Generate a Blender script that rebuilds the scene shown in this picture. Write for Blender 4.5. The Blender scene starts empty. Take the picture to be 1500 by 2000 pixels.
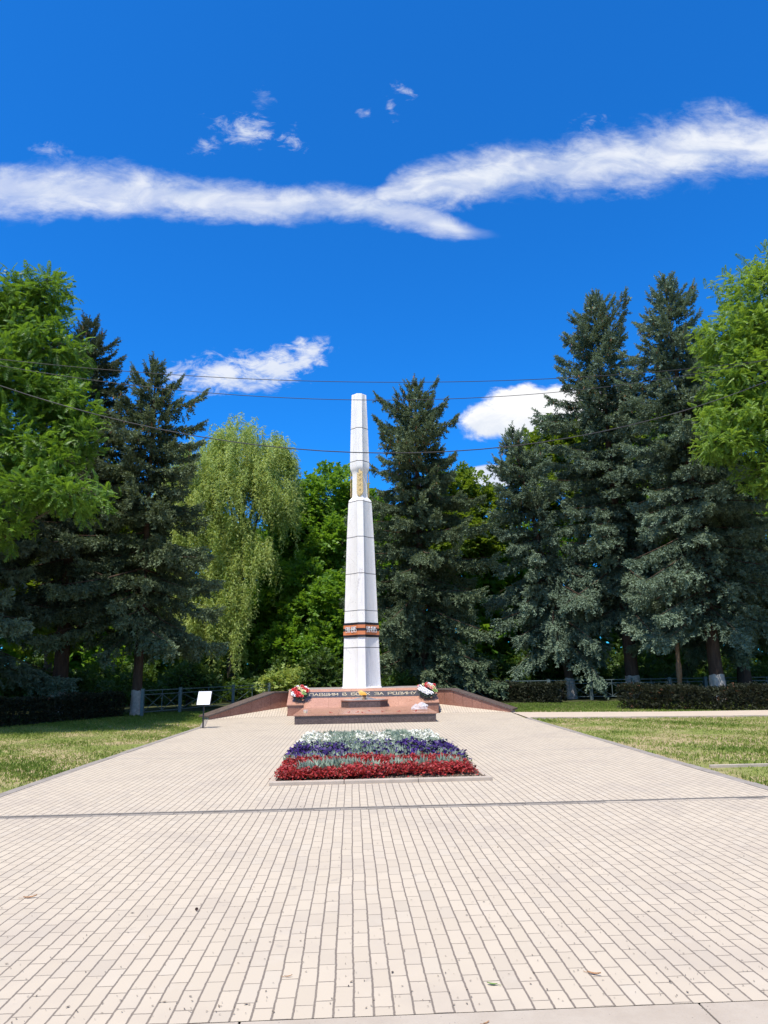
import bpy, bmesh, math, random
import numpy as np
from mathutils import Vector, Matrix

scene = bpy.context.scene
COL = scene.collection
R = math.radians
PI = math.pi

# ------------------------------------------------------------------ tagging
def link(o):
    COL.objects.link(o)
    return o

def tag(o, label=None, cat=None, group=None, kind=None):
    if label: o["label"] = label
    if cat: o["category"] = cat
    if group: o["group"] = group
    if kind: o["kind"] = kind
    return o

def thing(name, loc, label, cat, group=None, rz=0.0):
    o = link(bpy.data.objects.new(name, None))
    o.empty_display_size = 0.2
    o.location = loc
    o.rotation_euler = (0, 0, rz)
    return tag(o, label, cat, group)

# ------------------------------------------------------------------ node helpers
class NT:
    def __init__(self, tree):
        self.t = tree
    def n(self, typ, ins=None, **props):
        nd = self.t.nodes.new(typ)
        for k, v in props.items():
            setattr(nd, k, v)
        for k, v in (ins or {}).items():
            self.put(nd.inputs[k], v)
        return nd
    def put(self, sock, v):
        if isinstance(v, bpy.types.NodeSocket):
            self.t.links.new(v, sock)
        elif isinstance(v, (tuple, list)) and sock.type == 'RGBA' and len(v) == 3:
            sock.default_value = (*v, 1)
        else:
            sock.default_value = v
    def m(self, op, *a, clamp=False):
        nd = self.t.nodes.new('ShaderNodeMath')
        nd.operation = op
        nd.use_clamp = clamp
        for i, v in enumerate(a):
            self.put(nd.inputs[i], v)
        return nd.outputs[0]
    def ss(self, v, a, b, lo=0.0, hi=1.0):
        nd = self.n('ShaderNodeMapRange', {0: v, 1: a, 2: b, 3: lo, 4: hi}, interpolation_type='SMOOTHSTEP')
        return nd.outputs[0]
    def lin(self, v, a, b, lo=0.0, hi=1.0):
        nd = self.n('ShaderNodeMapRange', {0: v, 1: a, 2: b, 3: lo, 4: hi})
        return nd.outputs[0]
    def mix(self, f, a, b, blend='MIX'):
        nd = self.n('ShaderNodeMix', data_type='RGBA', blend_type=blend)
        self.put(nd.inputs[0], f); self.put(nd.inputs[6], a); self.put(nd.inputs[7], b)
        return nd.outputs[2]
    def noise(self, vec, scale, detail=4.0, rough=0.55, dim='3D', dist=0.0):
        nd = self.n('ShaderNodeTexNoise', {'Scale': scale, 'Detail': detail, 'Roughness': rough, 'Distortion': dist}, noise_dimensions=dim)
        if vec is not None:
            self.put(nd.inputs['Vector'], vec)
        return nd.outputs[0]
    def pos(self):
        return self.n('ShaderNodeNewGeometry').outputs['Position']
    def obj(self):
        return self.n('ShaderNodeTexCoord').outputs['Object']
    def xyz(self, v):
        s = self.n('ShaderNodeSeparateXYZ', {0: v})
        return s.outputs[0], s.outputs[1], s.outputs[2]
    def vec(self, x, y, z=0.0):
        return self.n('ShaderNodeCombineXYZ', {0: x, 1: y, 2: z}).outputs[0]
    def white(self, x, y=0.0, z=0.0):
        return self.n('ShaderNodeTexWhiteNoise', {0: self.vec(x, y, z)}, noise_dimensions='3D').outputs[0]
    def bump(self, h, strength=0.3, dist=0.01):
        return self.n('ShaderNodeBump', {'Strength': strength, 'Distance': dist, 'Height': h}).outputs[0]

def new_mat(name):
    m = bpy.data.materials.new(name)
    m.use_nodes = True
    nt = NT(m.node_tree)
    b = m.node_tree.nodes['Principled BSDF']
    return m, nt, b

def simple(name, col, rough=0.6, metal=0.0, var=0.12, scale=12.0, bump=0.0, spec=0.5, dirt=None):
    m, nt, b = new_mat(name)
    p = nt.obj()
    n = nt.noise(p, scale, 6)
    c = nt.mix(nt.lin(n, 0.3, 0.7), tuple(x * (1 - var) for x in col), tuple(min(1, x * (1 + var)) for x in col))
    if dirt:
        n2 = nt.noise(p, scale * 0.35, 8, 0.7)
        c = nt.mix(nt.ss(n2, 0.55, 0.75, 0, dirt[1]), c, dirt[0])
    nt.put(b.inputs['Base Color'], c)
    b.inputs['Roughness'].default_value = rough
    b.inputs['Metallic'].default_value = metal
    b.inputs['Specular IOR Level'].default_value = spec
    if bump:
        nt.put(b.inputs['Normal'], nt.bump(nt.noise(p, scale * 4, 6), bump, 0.01))
    return m

def granite(name, a, bcol, rough, scale=60.0, blot=0.35):
    m, nt, b = new_mat(name)
    p = nt.obj()
    v = nt.n('ShaderNodeTexVoronoi', {'Vector': p, 'Scale': scale}).outputs['Color']
    sp = nt.n('ShaderNodeSeparateColor', {0: v}).outputs[0]
    c = nt.mix(nt.ss(sp, 0.2, 0.8), a, bcol)
    n = nt.noise(p, 1.7, 6, 0.6)
    c = nt.mix(nt.lin(n, 0.35, 0.7, 0, blot), c, tuple(x * 0.6 for x in a))
    n3 = nt.noise(p, 9, 8, 0.7)
    c = nt.mix(nt.ss(n3, 0.62, 0.75, 0, 0.3), c, (0.45, 0.38, 0.34))
    nt.put(b.inputs['Base Color'], c)
    nt.put(b.inputs['Roughness'], nt.lin(nt.noise(p, 5, 5), 0.3, 0.7, rough * 0.8, rough * 1.3))
    return m

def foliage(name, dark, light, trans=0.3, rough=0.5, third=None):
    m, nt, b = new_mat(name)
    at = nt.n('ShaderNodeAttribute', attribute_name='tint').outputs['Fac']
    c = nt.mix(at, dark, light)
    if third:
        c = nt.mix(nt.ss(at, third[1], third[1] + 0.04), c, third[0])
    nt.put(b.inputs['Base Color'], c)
    b.inputs['Roughness'].default_value = rough
    b.inputs['Specular IOR Level'].default_value = 0.35
    if trans > 0:
        out = m.node_tree.nodes['Material Output']
        tc = nt.mix(0.45, c, (min(1, light[0] * 2.2), min(1, light[1] * 2.0), light[2] * 0.9))
        tr = nt.n('ShaderNodeBsdfTranslucent', {'Color': tc}).outputs[0]
        mx = nt.n('ShaderNodeMixShader', {0: trans, 1: b.outputs[0], 2: tr}).outputs[0]
        m.node_tree.links.new(mx, out.inputs[0])
    return m

# ------------------------------------------------------------------ mesh helpers
class MB:
    def __init__(self):
        self.v = []; self.f = []; self.mi = []
    def add(self, verts, faces, mi=0):
        k = len(self.v)
        self.v += [tuple(map(float, p)) for p in verts]
        self.f += [tuple(i + k for i in f) for f in faces]
        self.mi += [mi] * len(faces)
        return self
    def box(self, x0, x1, y0, y1, z0, z1, mi=0):
        v = [(x0, y0, z0), (x1, y0, z0), (x1, y1, z0), (x0, y1, z0), (x0, y0, z1), (x1, y0, z1), (x1, y1, z1), (x0, y1, z1)]
        return self.add(v, [(3, 2, 1, 0), (4, 5, 6, 7), (0, 1, 5, 4), (1, 2, 6, 5), (2, 3, 7, 6), (3, 0, 4, 7)], mi)
    def prism(self, poly, z0, z1, mi=0):
        n = len(poly)
        v = [(x, y, z0) for x, y in poly] + [(x, y, z1) for x, y in poly]
        f = [tuple(range(n - 1, -1, -1)), tuple(range(n, 2 * n))]
        f += [(i, (i + 1) % n, n + (i + 1) % n, n + i) for i in range(n)]
        return self.add(v, f, mi)
    def hexa(self, bot, top, mi=0):
        n = len(bot)
        f = [tuple(range(n - 1, -1, -1)), tuple(range(n, 2 * n))]
        f += [(i, (i + 1) % n, n + (i + 1) % n, n + i) for i in range(n)]
        return self.add(list(bot) + list(top), f, mi)
    def bar(self, a, b, w, h=None, up=(0, 0, 1), mi=0):
        a = Vector(a); b = Vector(b); h = h or w
        d = (b - a).normalized(); u = Vector(up)
        if abs(d.dot(u)) > 0.98: u = Vector((0, 1, 0))
        s = d.cross(u).normalized(); t = s.cross(d).normalized()
        c = [(-w / 2, -h / 2), (w / 2, -h / 2), (w / 2, h / 2), (-w / 2, h / 2)]
        return self.hexa([a + s * x + t * y for x, y in c], [b + s * x + t * y for x, y in c], mi)
    def tube(self, pts, rad, n=8, mi=0, cap=True):
        pts = [Vector(p) for p in pts]
        rad = rad if isinstance(rad, (list, tuple)) else [rad] * len(pts)
        k = len(pts); vv = []; ff = []
        for i, p in enumerate(pts):
            d = (pts[min(i + 1, k - 1)] - pts[max(i - 1, 0)]).normalized()
            u = Vector((0, 0, 1)) if abs(d.z) < 0.9 else Vector((1, 0, 0))
            s = d.cross(u).normalized(); t = s.cross(d)
            for j in range(n):
                a = 2 * PI * j / n
                vv.append(p + (s * math.cos(a) + t * math.sin(a)) * rad[i])
        for i in range(k - 1):
            for j in range(n):
                a = i * n + j; b = i * n + (j + 1) % n
                ff.append((a, a + n, b + n, b))
        if cap:
            ff.append(tuple(range(n)))
            ff.append(tuple(range(k * n - 1, (k - 1) * n - 1, -1)))
        return self.add(vv, ff, mi)
    def build(self, name, mats, parent=None, smooth=None, bevel=0.0):
        me = bpy.data.meshes.new(name)
        me.from_pydata(self.v, [], self.f)
        mats = mats if isinstance(mats, (list, tuple)) else [mats]
        for m in mats: me.materials.append(m)
        if len(mats) > 1:
            me.polygons.foreach_set('material_index', self.mi)
        bm = bmesh.new(); bm.from_mesh(me)
        bmesh.ops.recalc_face_normals(bm, faces=bm.faces)
        bm.to_mesh(me); bm.free()
        if smooth is not None:
            me.polygons.foreach_set('use_smooth', [True] * len(me.polygons))
            me.set_sharp_from_angle(angle=R(smooth))
        me.update()
        o = link(bpy.data.objects.new(name, me))
        if parent: o.parent = parent
        if bevel:
            bv = o.modifiers.new('bevel', 'BEVEL'); bv.width = bevel; bv.segments = 2; bv.limit_method = 'ANGLE'; bv.angle_limit = R(40)
        return o

def quads_obj(name, Q, tint, mats, parent=None, mat_idx=None):
    """Q: (n,4,3) quads, tint: per-face attribute"""
    n = len(Q)
    me = bpy.data.meshes.new(name)
    me.vertices.add(n * 4); me.loops.add(n * 4); me.polygons.add(n)
    me.vertices.foreach_set('co', np.ascontiguousarray(Q, dtype=np.float32).ravel())
    me.loops.foreach_set('vertex_index', np.arange(n * 4, dtype=np.int32))
    me.polygons.foreach_set('loop_start', np.arange(0, n * 4, 4, dtype=np.int32))
    mats = mats if isinstance(mats, (list, tuple)) else [mats]
    for m in mats: me.materials.append(m)
    if mat_idx is not None:
        me.polygons.foreach_set('material_index', mat_idx.astype(np.int32))
    a = me.attributes.new('tint', 'FLOAT', 'FACE')
    a.data.foreach_set('value', np.ascontiguousarray(tint, dtype=np.float32))
    me.update(calc_edges=True)
    me.validate()
    o = link(bpy.data.objects.new(name, me))
    if parent: o.parent = parent
    return o

def nrm(a):
    return a / np.maximum(np.linalg.norm(a, axis=-1, keepdims=True), 1e-9)

def inst(T, pos, X, Z, sc):
    """place template quads T (m,4,3) at pos with x axis X and up hint Z"""
    X = nrm(X); Y = nrm(np.cross(Z, X)); Zz = np.cross(X, Y)
    M = np.stack([X, Y, Zz], axis=1)            # (N,3axes,3)
    sc = np.asarray(sc, dtype=float)
    if sc.ndim == 1: sc = np.repeat(sc[:, None], 3, 1)
    M = M * sc[:, :, None]
    Q = np.einsum('mqa,nab->nmqb', T, M) + pos[:, None, None, :]
    return Q.reshape(-1, 4, 3)

def diamond(p, d, w, n=(0, 0, 1), fold=0.0):
    p = np.array(p, float); d = np.array(d, float); n = np.array(n, float)
    s = np.cross(n, d); s = s / max(np.linalg.norm(s), 1e-9) * w / 2
    return [p, p + d * 0.45 + s - n * fold, p + d, p + d * 0.45 - s - n * fold]

# leaf templates ---------------------------------------------------
def t_twig():
    r = np.random.default_rng(12)
    q = [diamond((0, 0, 0), (1, 0, 0.02), 0.12), diamond((0, 0, 0), (1, 0, 0.02), 0.12, (0, 1, 0))]
    for i in range(10):
        s_ = 0.05 + 0.085 * i; L = 0.46 * (1 - 0.6 * s_); a = i * 2.4
        dv = np.array([0.62, 0.80 * math.cos(a), 0.55 * math.sin(a) - .05]); dv = dv / np.linalg.norm(dv) * L
        q.append(diamond((s_, 0, 0), dv, 0.135, r.normal(0, 1, 3)))
    return np.array(q)
def t_pinnate(k=6):
    q = []; r_ = np.random.default_rng(8)
    for i, s in enumerate(np.linspace(0.16, 0.95, k)):
        L = 0.34 * (1 - 0.55 * abs(s - 0.45))
        z = -0.30 * s * s
        for sg in (1, -1):
            a = R(66 - 25 * s) * sg
            q.append(diamond((s, 0, z), (L * math.cos(a), L * math.sin(a), -0.11), 0.135, (r_.normal(0, .25), 0.3 * sg, 1), 0.012))
    q.append(diamond((0.96, 0, -0.28), (0.28, 0, -0.12), 0.13))
    q.append(diamond((0, 0, 0), (1, 0, -0.3), 0.018))
    return np.array(q)
def t_sprig(seed=3, n=8, rr=0.5, ll=0.42, w=0.24):
    r = np.random.default_rng(seed); q = []
    for i in range(n):
        a = r.uniform(0, 2 * PI); s = (i + 1) / n
        p = (s * 0.9 - 0.1, r.uniform(-.1, .1), r.uniform(-.1, .1))
        d = np.array([math.cos(a) * 0.5 + 0.5, math.sin(a), r.uniform(-.5, .25)]); d = d / np.linalg.norm(d) * ll * r.uniform(.7, 1.2)
        q.append(diamond(p, d, w, (r.uniform(-.5, .5), r.uniform(-.5, .5), 1), 0.02))
    return np.array(q)
def t_willow():
    return np.array([diamond((0, 0, 0), (1, 0.15, 0), 0.22), diamond((0.3, 0, 0), (0.9, -0.35, 0.2), 0.2, (0, 1, 0.3))])
T_TWIG = t_twig(); T_PIN = t_pinnate(); T_SPRIG = t_sprig(); T_WIL = t_willow()

# ------------------------------------------------------------------ materials
M = {}
def pavers(name):
    m, nt, b = new_mat(name)
    p = nt.pos(); x, y, z = nt.xyz(p)
    wob = nt.m('MULTIPLY', nt.m('SUBTRACT', nt.noise(p, 1.3, 3), 0.5), 0.024)
    wob2 = nt.m('MULTIPLY', nt.m('SUBTRACT', nt.noise(p, 22, 2), 0.5), 0.008)
    xs = nt.m('DIVIDE', nt.m('ADD', nt.m('ADD', x, wob), wob2), 0.1)
    i = nt.m('FLOOR', xs); fx = nt.m('SUBTRACT', xs, i)
    dx = nt.m('MULTIPLY', nt.m('MINIMUM', fx, nt.m('SUBTRACT', 1.0, fx)), 0.1)
    ri = nt.white(i, 3.7)
    ys = nt.m('ADD', nt.m('DIVIDE', nt.m('ADD', y, wob2), 0.232), nt.m('ADD', nt.m('MULTIPLY', nt.m('FLOORED_MODULO', i, 2.0), 0.42), nt.m('MULTIPLY', ri, 0.3)))
    j = nt.m('FLOOR', ys); fy = nt.m('SUBTRACT', ys, j)
    dy = nt.m('MULTIPLY', nt.m('MINIMUM', fy, nt.m('SUBTRACT', 1.0, fy)), 0.232)
    rb = nt.white(i, j, 1.0); rc = nt.white(i, j, 7.0)
    chip = nt.ss(nt.noise(p, 6.5, 6, 0.65), 0.66, 0.74)
    chip2 = nt.m('MULTIPLY', chip, nt.ss(nt.noise(p, 0.9, 2), 0.5, 0.62))
    wx = nt.m('ADD', 0.0058, nt.m('ADD', nt.m('MULTIPLY', ri, 0.0012), nt.m('MULTIPLY', chip2, 0.012)))
    wy = nt.m('ADD', nt.m('MULTIPLY', rb, 0.0022), nt.m('ADD', 0.0028, nt.m('MULTIPLY', chip2, 0.009)))
    jx = nt.m('SUBTRACT', 1.0, nt.ss(nt.m('DIVIDE', dx, wx), 0.55, 1.15))
    jy = nt.m('SUBTRACT', 1.0, nt.ss(nt.m('DIVIDE', dy, wy), 0.5, 1.3))
    jm = nt.m('MAXIMUM', jx, jy)
    # paver colours
    c = nt.mix(rb, (0.478, 0.402, 0.305), (0.515, 0.435, 0.331))
    c = nt.mix(nt.ss(rc, 0.84, 1.0, 0, 0.5), c, (0.42, 0.36, 0.285))
    c = nt.mix(nt.ss(rc, 0.10, 0.0, 0, 0.45), c, (0.50, 0.435, 0.345))
    st = nt.noise(p, 0.7, 7, 0.65)
    c = nt.mix(nt.ss(st, 0.46, 0.70, 0, 0.45), c, (0.38, 0.32, 0.26))
    pale = nt.noise(p, 2.6, 8, 0.7)
    c = nt.mix(nt.ss(pale, 0.56, 0.72, 0, 0.45), c, (0.52, 0.455, 0.37))
    fine = nt.noise(p, 90, 4, 0.7)
    c = nt.mix(nt.ss(fine, 0.55, 0.75, 0, 0.22), c, (0.33, 0.28, 0.23))
    blot = nt.noise(p, 5.0, 5, 0.6)
    c = nt.mix(nt.ss(blot, 0.65, 0.72, 0, 0.40), c, (0.26, 0.23, 0.20))
    jc = nt.mix(nt.noise(p, 60, 3), (0.085, 0.068, 0.056), (0.25, 0.205, 0.165))
    sand = nt.ss(nt.noise(p, 1.6, 5, 0.6), 0.54, 0.68, 0, 0.16)
    jc = nt.mix(sand, jc, (0.36, 0.30, 0.235))
    c = nt.mix(nt.m('MULTIPLY', jm, 0.93), c, jc)
    nt.put(b.inputs['Base Color'], c)
    b.inputs['Roughness'].default_value = 0.85
    b.inputs['Specular IOR Level'].default_value = 0.25
    h = nt.m('ADD', nt.m('SUBTRACT', 1.0, jm), nt.m('ADD', nt.m('MULTIPLY', fine, 0.12), nt.m('MULTIPLY', rb, 0.25)))
    nt.put(b.inputs['Normal'], nt.bump(h, 0.55, 0.004))
    return m
M['paver'] = pavers('beige_pavers')

def concrete(name, a, bc, scale=3.0, specks=True, rough=0.9):
    m, nt, b = new_mat(name)
    p = nt.pos()
    c = nt.mix(nt.lin(nt.noise(p, scale, 8, 0.65), 0.3, 0.7), a, bc)
    if specks:
        v = nt.n('ShaderNodeTexVoronoi', {'Vector': p, 'Scale': 38.0}).outputs['Distance']
        r = nt.noise(p, 11, 3)
        c = nt.mix(nt.m('MULTIPLY', nt.ss(v, 0.16, 0.10), nt.ss(r, 0.5, 0.6, 0, 0.7)), c, (0.12, 0.10, 0.09))
    f = nt.noise(p, 120, 4, 0.7)
    c = nt.mix(nt.ss(f, 0.5, 0.75, 0, 0.25), c, tuple(x * .6 for x in a))
    nt.put(b.inputs['Base Color'], c)
    b.inputs['Roughness'].default_value = rough
    b.inputs['Specular IOR Level'].default_value = 0.25
    nt.put(b.inputs['Normal'], nt.bump(f, 0.3, 0.004))
    return m
M['concrete'] = concrete('pale_concrete', (0.38, 0.315, 0.245), (0.46, 0.395, 0.315))
M['kerb'] = concrete('grey_kerb', (0.23, 0.20, 0.17), (0.34, 0.30, 0.26), 4)
M['bedkerb'] = concrete('bed_kerb', (0.38, 0.315, 0.25), (0.47, 0.395, 0.32), 4)
M['greypaver'] = concrete('grey_paver', (0.20, 0.17, 0.14), (0.36, 0.315, 0.265), 5)
M['slot'] = simple('drain_slot', (0.07, 0.063, 0.06), 0.9, var=0.4, scale=20)
M['path'] = concrete('path_paving', (0.47, 0.38, 0.29), (0.54, 0.445, 0.345), 3)

def ground_mat():
    m, nt, b = new_mat('lawn_soil')
    p = nt.pos()
    n = nt.noise(p, 0.45, 6, 0.6); n2 = nt.noise(p, 7, 6, 0.7)
    g = nt.mix(nt.lin(n2, 0.3, 0.7), (0.13, 0.165, 0.035), (0.24, 0.265, 0.075))
    d = nt.mix(nt.lin(n2, 0.3, 0.7), (0.28, 0.22, 0.11), (0.42, 0.33, 0.19))
    c = nt.mix(nt.ss(n, 0.38, 0.58), g, d)
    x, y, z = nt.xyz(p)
    shade = nt.ss(y, 27.5, 33.0)  # ground turns to dark soil and ivy towards the trees
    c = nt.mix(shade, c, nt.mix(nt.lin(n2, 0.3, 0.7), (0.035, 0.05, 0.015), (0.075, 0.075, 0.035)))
    nt.put(b.inputs['Base Color'], c)
    b.inputs['Roughness'].default_value = 0.95
    b.inputs['Specular IOR Level'].default_value = 0.1
    nt.put(b.inputs['Normal'], nt.bump(n2, 0.6, 0.03))
    return m
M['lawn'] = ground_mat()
M['soil'] = simple('bed_soil', (0.06, 0.045, 0.035), 0.95, var=0.5, scale=30, bump=0.8, spec=0.1)

def plaster():
    m, nt, b = new_mat('white_plaster')
    p = nt.obj()
    n = nt.noise(p, 2.0, 7, 0.65)
    c = nt.mix(nt.lin(n, 0.3, 0.7), (0.83, 0.79, 0.745), (0.90, 0.87, 0.83))
    v = nt.noise(p, 26, 5, 0.7)
    x, y, z = nt.xyz(p)
    wear = nt.noise(p, 1.1, 4, 0.6)
    pit = nt.m('MULTIPLY', nt.ss(v, 0.59, 0.66), nt.ss(wear, 0.38, 0.60, 0.18, 0.80))
    c = nt.mix(pit, c, (0.26, 0.225, 0.215))
    streak = nt.noise(nt.vec(nt.m('MULTIPLY', x, 14), nt.m('MULTIPLY', y, 14), nt.m('MULTIPLY', z, 0.9)), 1.0, 5, 0.6)
    c = nt.mix(nt.ss(streak, 0.52, 0.76, 0, 0.42), c, (0.50, 0.45, 0.42))
    course = nt.white(nt.m('FLOOR', nt.m('DIVIDE', nt.m('SUBTRACT', z, 0.07), 1.615)), 2.0)
    c = nt.mix(nt.m('MULTIPLY', course, 0.30), c, (0.70, 0.665, 0.65))
    crk = nt.n('ShaderNodeTexVoronoi', {'Vector': nt.vec(nt.m('ADD', x, nt.m('MULTIPLY', v, 0.2)), y, nt.m('MULTIPLY', z, 0.45)), 'Scale': 1.3}, feature='DISTANCE_TO_EDGE').outputs[0]
    c = nt.mix(nt.m('MULTIPLY', nt.ss(crk, 0.007, 0.002), nt.ss(wear, 0.5, 0.6, 0, 0.6)), c, (0.25, 0.22, 0.21))
    nt.put(b.inputs['Base Color'], c)
    b.inputs['Roughness'].default_value = 0.7
    nt.put(b.inputs['Normal'], nt.bump(nt.m('ADD', nt.noise(p, 30, 6, 0.7), nt.noise(p, 2.5, 3)), 0.30, 0.02))
    return m
M['plaster'] = plaster()
M['joint'] = simple('joint_mortar', (0.26, 0.23, 0.22), 0.9)
M['black'] = simple('black_paint', (0.018, 0.014, 0.018), 0.5, var=0.2)
M['orange'] = simple('orange_paint', (0.62, 0.20, 0.075), 0.55, var=0.10, scale=6, dirt=((0.35, 0.12, 0.06), 0.3))
M['digit'] = simple('digit_white', (0.84, 0.82, 0.80), 0.5)
M['gold'] = simple('gold_paint', (0.70, 0.52, 0.25), 0.5, 0.0, var=0.15, scale=9, dirt=((0.36, 0.24, 0.10), 0.35))
M['goldtxt'] = simple('gold_letters', (0.68, 0.56, 0.38), 0.4, 0.2)
M['gran_red'] = granite('red_granite', (0.40, 0.195, 0.125), (0.54, 0.30, 0.205), 0.30)
M['gran_face'] = granite('red_brown_granite', (0.26, 0.112, 0.072), (0.38, 0.19, 0.13), 0.36)
M['gran_dark'] = granite('dark_brown_granite', (0.062, 0.042, 0.038), (0.15, 0.105, 0.095), 0.30)
M['gran_cope'] = granite('coping_granite', (0.085, 0.058, 0.046), (0.17, 0.125, 0.105), 0.45)
M['gran_black'] = granite('inscription_granite', (0.045, 0.042, 0.048), (0.095, 0.09, 0.095), 0.3, blot=0.1)
M['gran_grey'] = granite('pale_granite', (0.36, 0.31, 0.28), (0.50, 0.45, 0.41), 0.35)
M['mortar'] = simple('pale_mortar', (0.50, 0.40, 0.34), 0.9)
M['star'] = simple('brushed_metal', (0.34, 0.31, 0.28), 0.32, 0.8, scale=8)
M['burner'] = simple('rusty_burner', (0.16, 0.075, 0.04), 0.6, 0.4, var=0.3)
M['blackmetal'] = simple('black_metal', (0.025, 0.025, 0.03), 0.45, 0.2)
M['whiteboard'] = simple('white_board', (0.84, 0.84, 0.86), 0.35, var=0.01)
M['fence'] = simple('grey_green_paint', (0.115, 0.155, 0.15), 0.5, 0.0, var=0.2, dirt=((0.16, 0.09, 0.05), 0.5))
M['cable'] = simple('cable_black', (0.02, 0.02, 0.024), 0.6)
M['whitewash'] = simple('whitewash', (0.42, 0.385, 0.34), 0.9, var=0.3, scale=7, bump=1.0, dirt=((0.14, 0.11, 0.09), 0.9))
def bark(name, a, bc):
    m, nt, b = new_mat(name)
    p = nt.obj(); x, y, z = nt.xyz(p)
    n = nt.noise(nt.vec(nt.m('MULTIPLY', x, 9), nt.m('MULTIPLY', y, 9), nt.m('MULTIPLY', z, 1.6)), 1.0, 7, 0.7)
    nt.put(b.inputs['Base Color'], nt.mix(nt.lin(n, 0.3, 0.7), a, bc))
    b.inputs['Roughness'].default_value = 0.95
    b.inputs['Specular IOR Level'].default_value = 0.15
    nt.put(b.inputs['Normal'], nt.bump(n, 0.9, 0.05))
    return m
M['bark'] = bark('spruce_bark', (0.045, 0.030, 0.022), (0.13, 0.082, 0.058))
M['bark2'] = bark('grey_bark', (0.05, 0.042, 0.034), (0.13, 0.11, 0.09))
M['post'] = bark('weathered_timber', (0.15, 0.085, 0.045), (0.30, 0.18, 0.10))
M['needle'] = foliage('spruce_needles', (0.044, 0.073, 0.037), (0.190, 0.248, 0.138), 0.16, 0.75)
M['needleB'] = foliage('blue_spruce_needles', (0.052, 0.085, 0.053), (0.225, 0.300, 0.205), 0.16, 0.75)
M['needleG'] = foliage('green_spruce_needles', (0.035, 0.052, 0.024), (0.10, 0.130, 0.068), 0.12, 0.7)
M['cone'] = foliage('spruce_cones', (0.14, 0.075, 0.03), (0.36, 0.19, 0.08), 0.0, 0.7)
M['leaf'] = foliage('pinnate_leaves', (0.035, 0.100, 0.014), (0.165, 0.295, 0.030), 0.36)
M['leafY'] = foliage('young_pinnate_leaves', (0.065, 0.14, 0.02), (0.25, 0.385, 0.05), 0.38)
M['leafbg'] = foliage('broad_leaves', (0.055, 0.145, 0.016), (0.195, 0.35, 0.034), 0.42)
M['leafyel'] = foliage('yellow_green_leaves', (0.070, 0.13, 0.012), (0.17, 0.25, 0.022), 0.42)
M['willow'] = foliage('willow_leaves', (0.17, 0.27, 0.05), (0.46, 0.55, 0.18), 0.40)
M['shrub'] = foliage('shrub_leaves', (0.030, 0.070, 0.014), (0.10, 0.17, 0.030), 0.32)
M['hedge'] = foliage('hedge_leaves', (0.012, 0.017, 0.007), (0.036, 0.043, 0.016), 0.12, 0.7, third=((0.14, 0.06, 0.028), 0.95))  # leaf colour darkened to carry the shade of the overhanging trees
def grass_mat():
    m, nt, b = new_mat('grass_blades')
    at = nt.n('ShaderNodeAttribute', attribute_name='tint').outputs['Fac']
    c = nt.mix(nt.ss(at, 0.0, 0.5), (0.12, 0.19, 0.022), (0.29, 0.34, 0.070))
    c = nt.mix(nt.ss(at, 0.5, 0.9), c, (0.43, 0.36, 0.17))
    nt.put(b.inputs['Base Color'], c)
    b.inputs['Roughness'].default_value = 0.6
    b.inputs['Specular IOR Level'].default_value = 0.3
    tr = nt.n('ShaderNodeBsdfTranslucent', {'Color': c}).outputs[0]
    mx = nt.n('ShaderNodeMixShader', {0: 0.3, 1: b.outputs[0], 2: tr}).outputs[0]
    m.node_tree.links.new(mx, m.node_tree.nodes['Material Output'].inputs[0])
    return m
M['grass'] = grass_mat()
M['redfl'] = foliage('red_begonia', (0.22, 0.015, 0.017), (0.54, 0.060, 0.055), 0.2, 0.5, third=((0.07, 0.025, 0.016), 0.80))
M['purpfl'] = foliage('purple_petals', (0.028, 0.012, 0.090), (0.075, 0.032, 0.20), 0.2)
M['whitefl'] = foliage('white_petals', (0.68, 0.68, 0.60), (0.85, 0.84, 0.74), 0.25)
M['silver'] = foliage('silver_leaves', (0.20, 0.27, 0.19), (0.42, 0.48, 0.38), 0.15, 0.7)
M['greenfl'] = foliage('bedding_leaves', (0.05, 0.10, 0.03), (0.13, 0.20, 0.07), 0.25)
M['mulch'] = foliage('dry_mulch', (0.10, 0.07, 0.05), (0.36, 0.27, 0.19), 0.0, 0.9)
M['wreathgreen'] = simple('wreath_green', (0.016, 0.030, 0.020), 0.7, var=0.4, scale=40, bump=0.5)
M['petalred'] = simple('petal_red', (0.58, 0.030, 0.035), 0.5, var=0.3, scale=30)
M['petalwhite'] = simple('petal_white', (0.82, 0.80, 0.80), 0.5, var=0.06, scale=30)
M['petalpink'] = simple('petal_pink', (0.72, 0.30, 0.24), 0.5, var=0.25, scale=30)
M['petalcream'] = simple('petal_cream', (0.72, 0.66, 0.36), 0.5, var=0.2, scale=30)
M['petalgreen'] = simple('petal_green', (0.28, 0.42, 0.12), 0.5, var=0.3, scale=30)
M['wire'] = simple('rusty_wire', (0.22, 0.12, 0.08), 0.6, 0.3)
M['dryleaf'] = simple('dry_leaf', (0.34, 0.17, 0.07), 0.7, var=0.35, scale=40)
M['greenleaf'] = simple('fresh_leaf', (0.15, 0.24, 0.05), 0.6, var=0.2, scale=40)
M['cone_dark'] = simple('dark_cone', (0.11, 0.06, 0.05), 0.8, var=0.4, scale=60)
M['debris'] = foliage('debris_bits', (0.06, 0.045, 0.035), (0.26, 0.20, 0.14), 0.0, 0.9)
def film():
    m, nt, b = new_mat('clear_film')
    b.inputs['Base Color'].default_value = (0.86, 0.84, 0.84, 1)
    b.inputs['Roughness'].default_value = 0.2
    b.inputs['Alpha'].default_value = 0.28
    return m
M['film'] = film()
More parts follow.
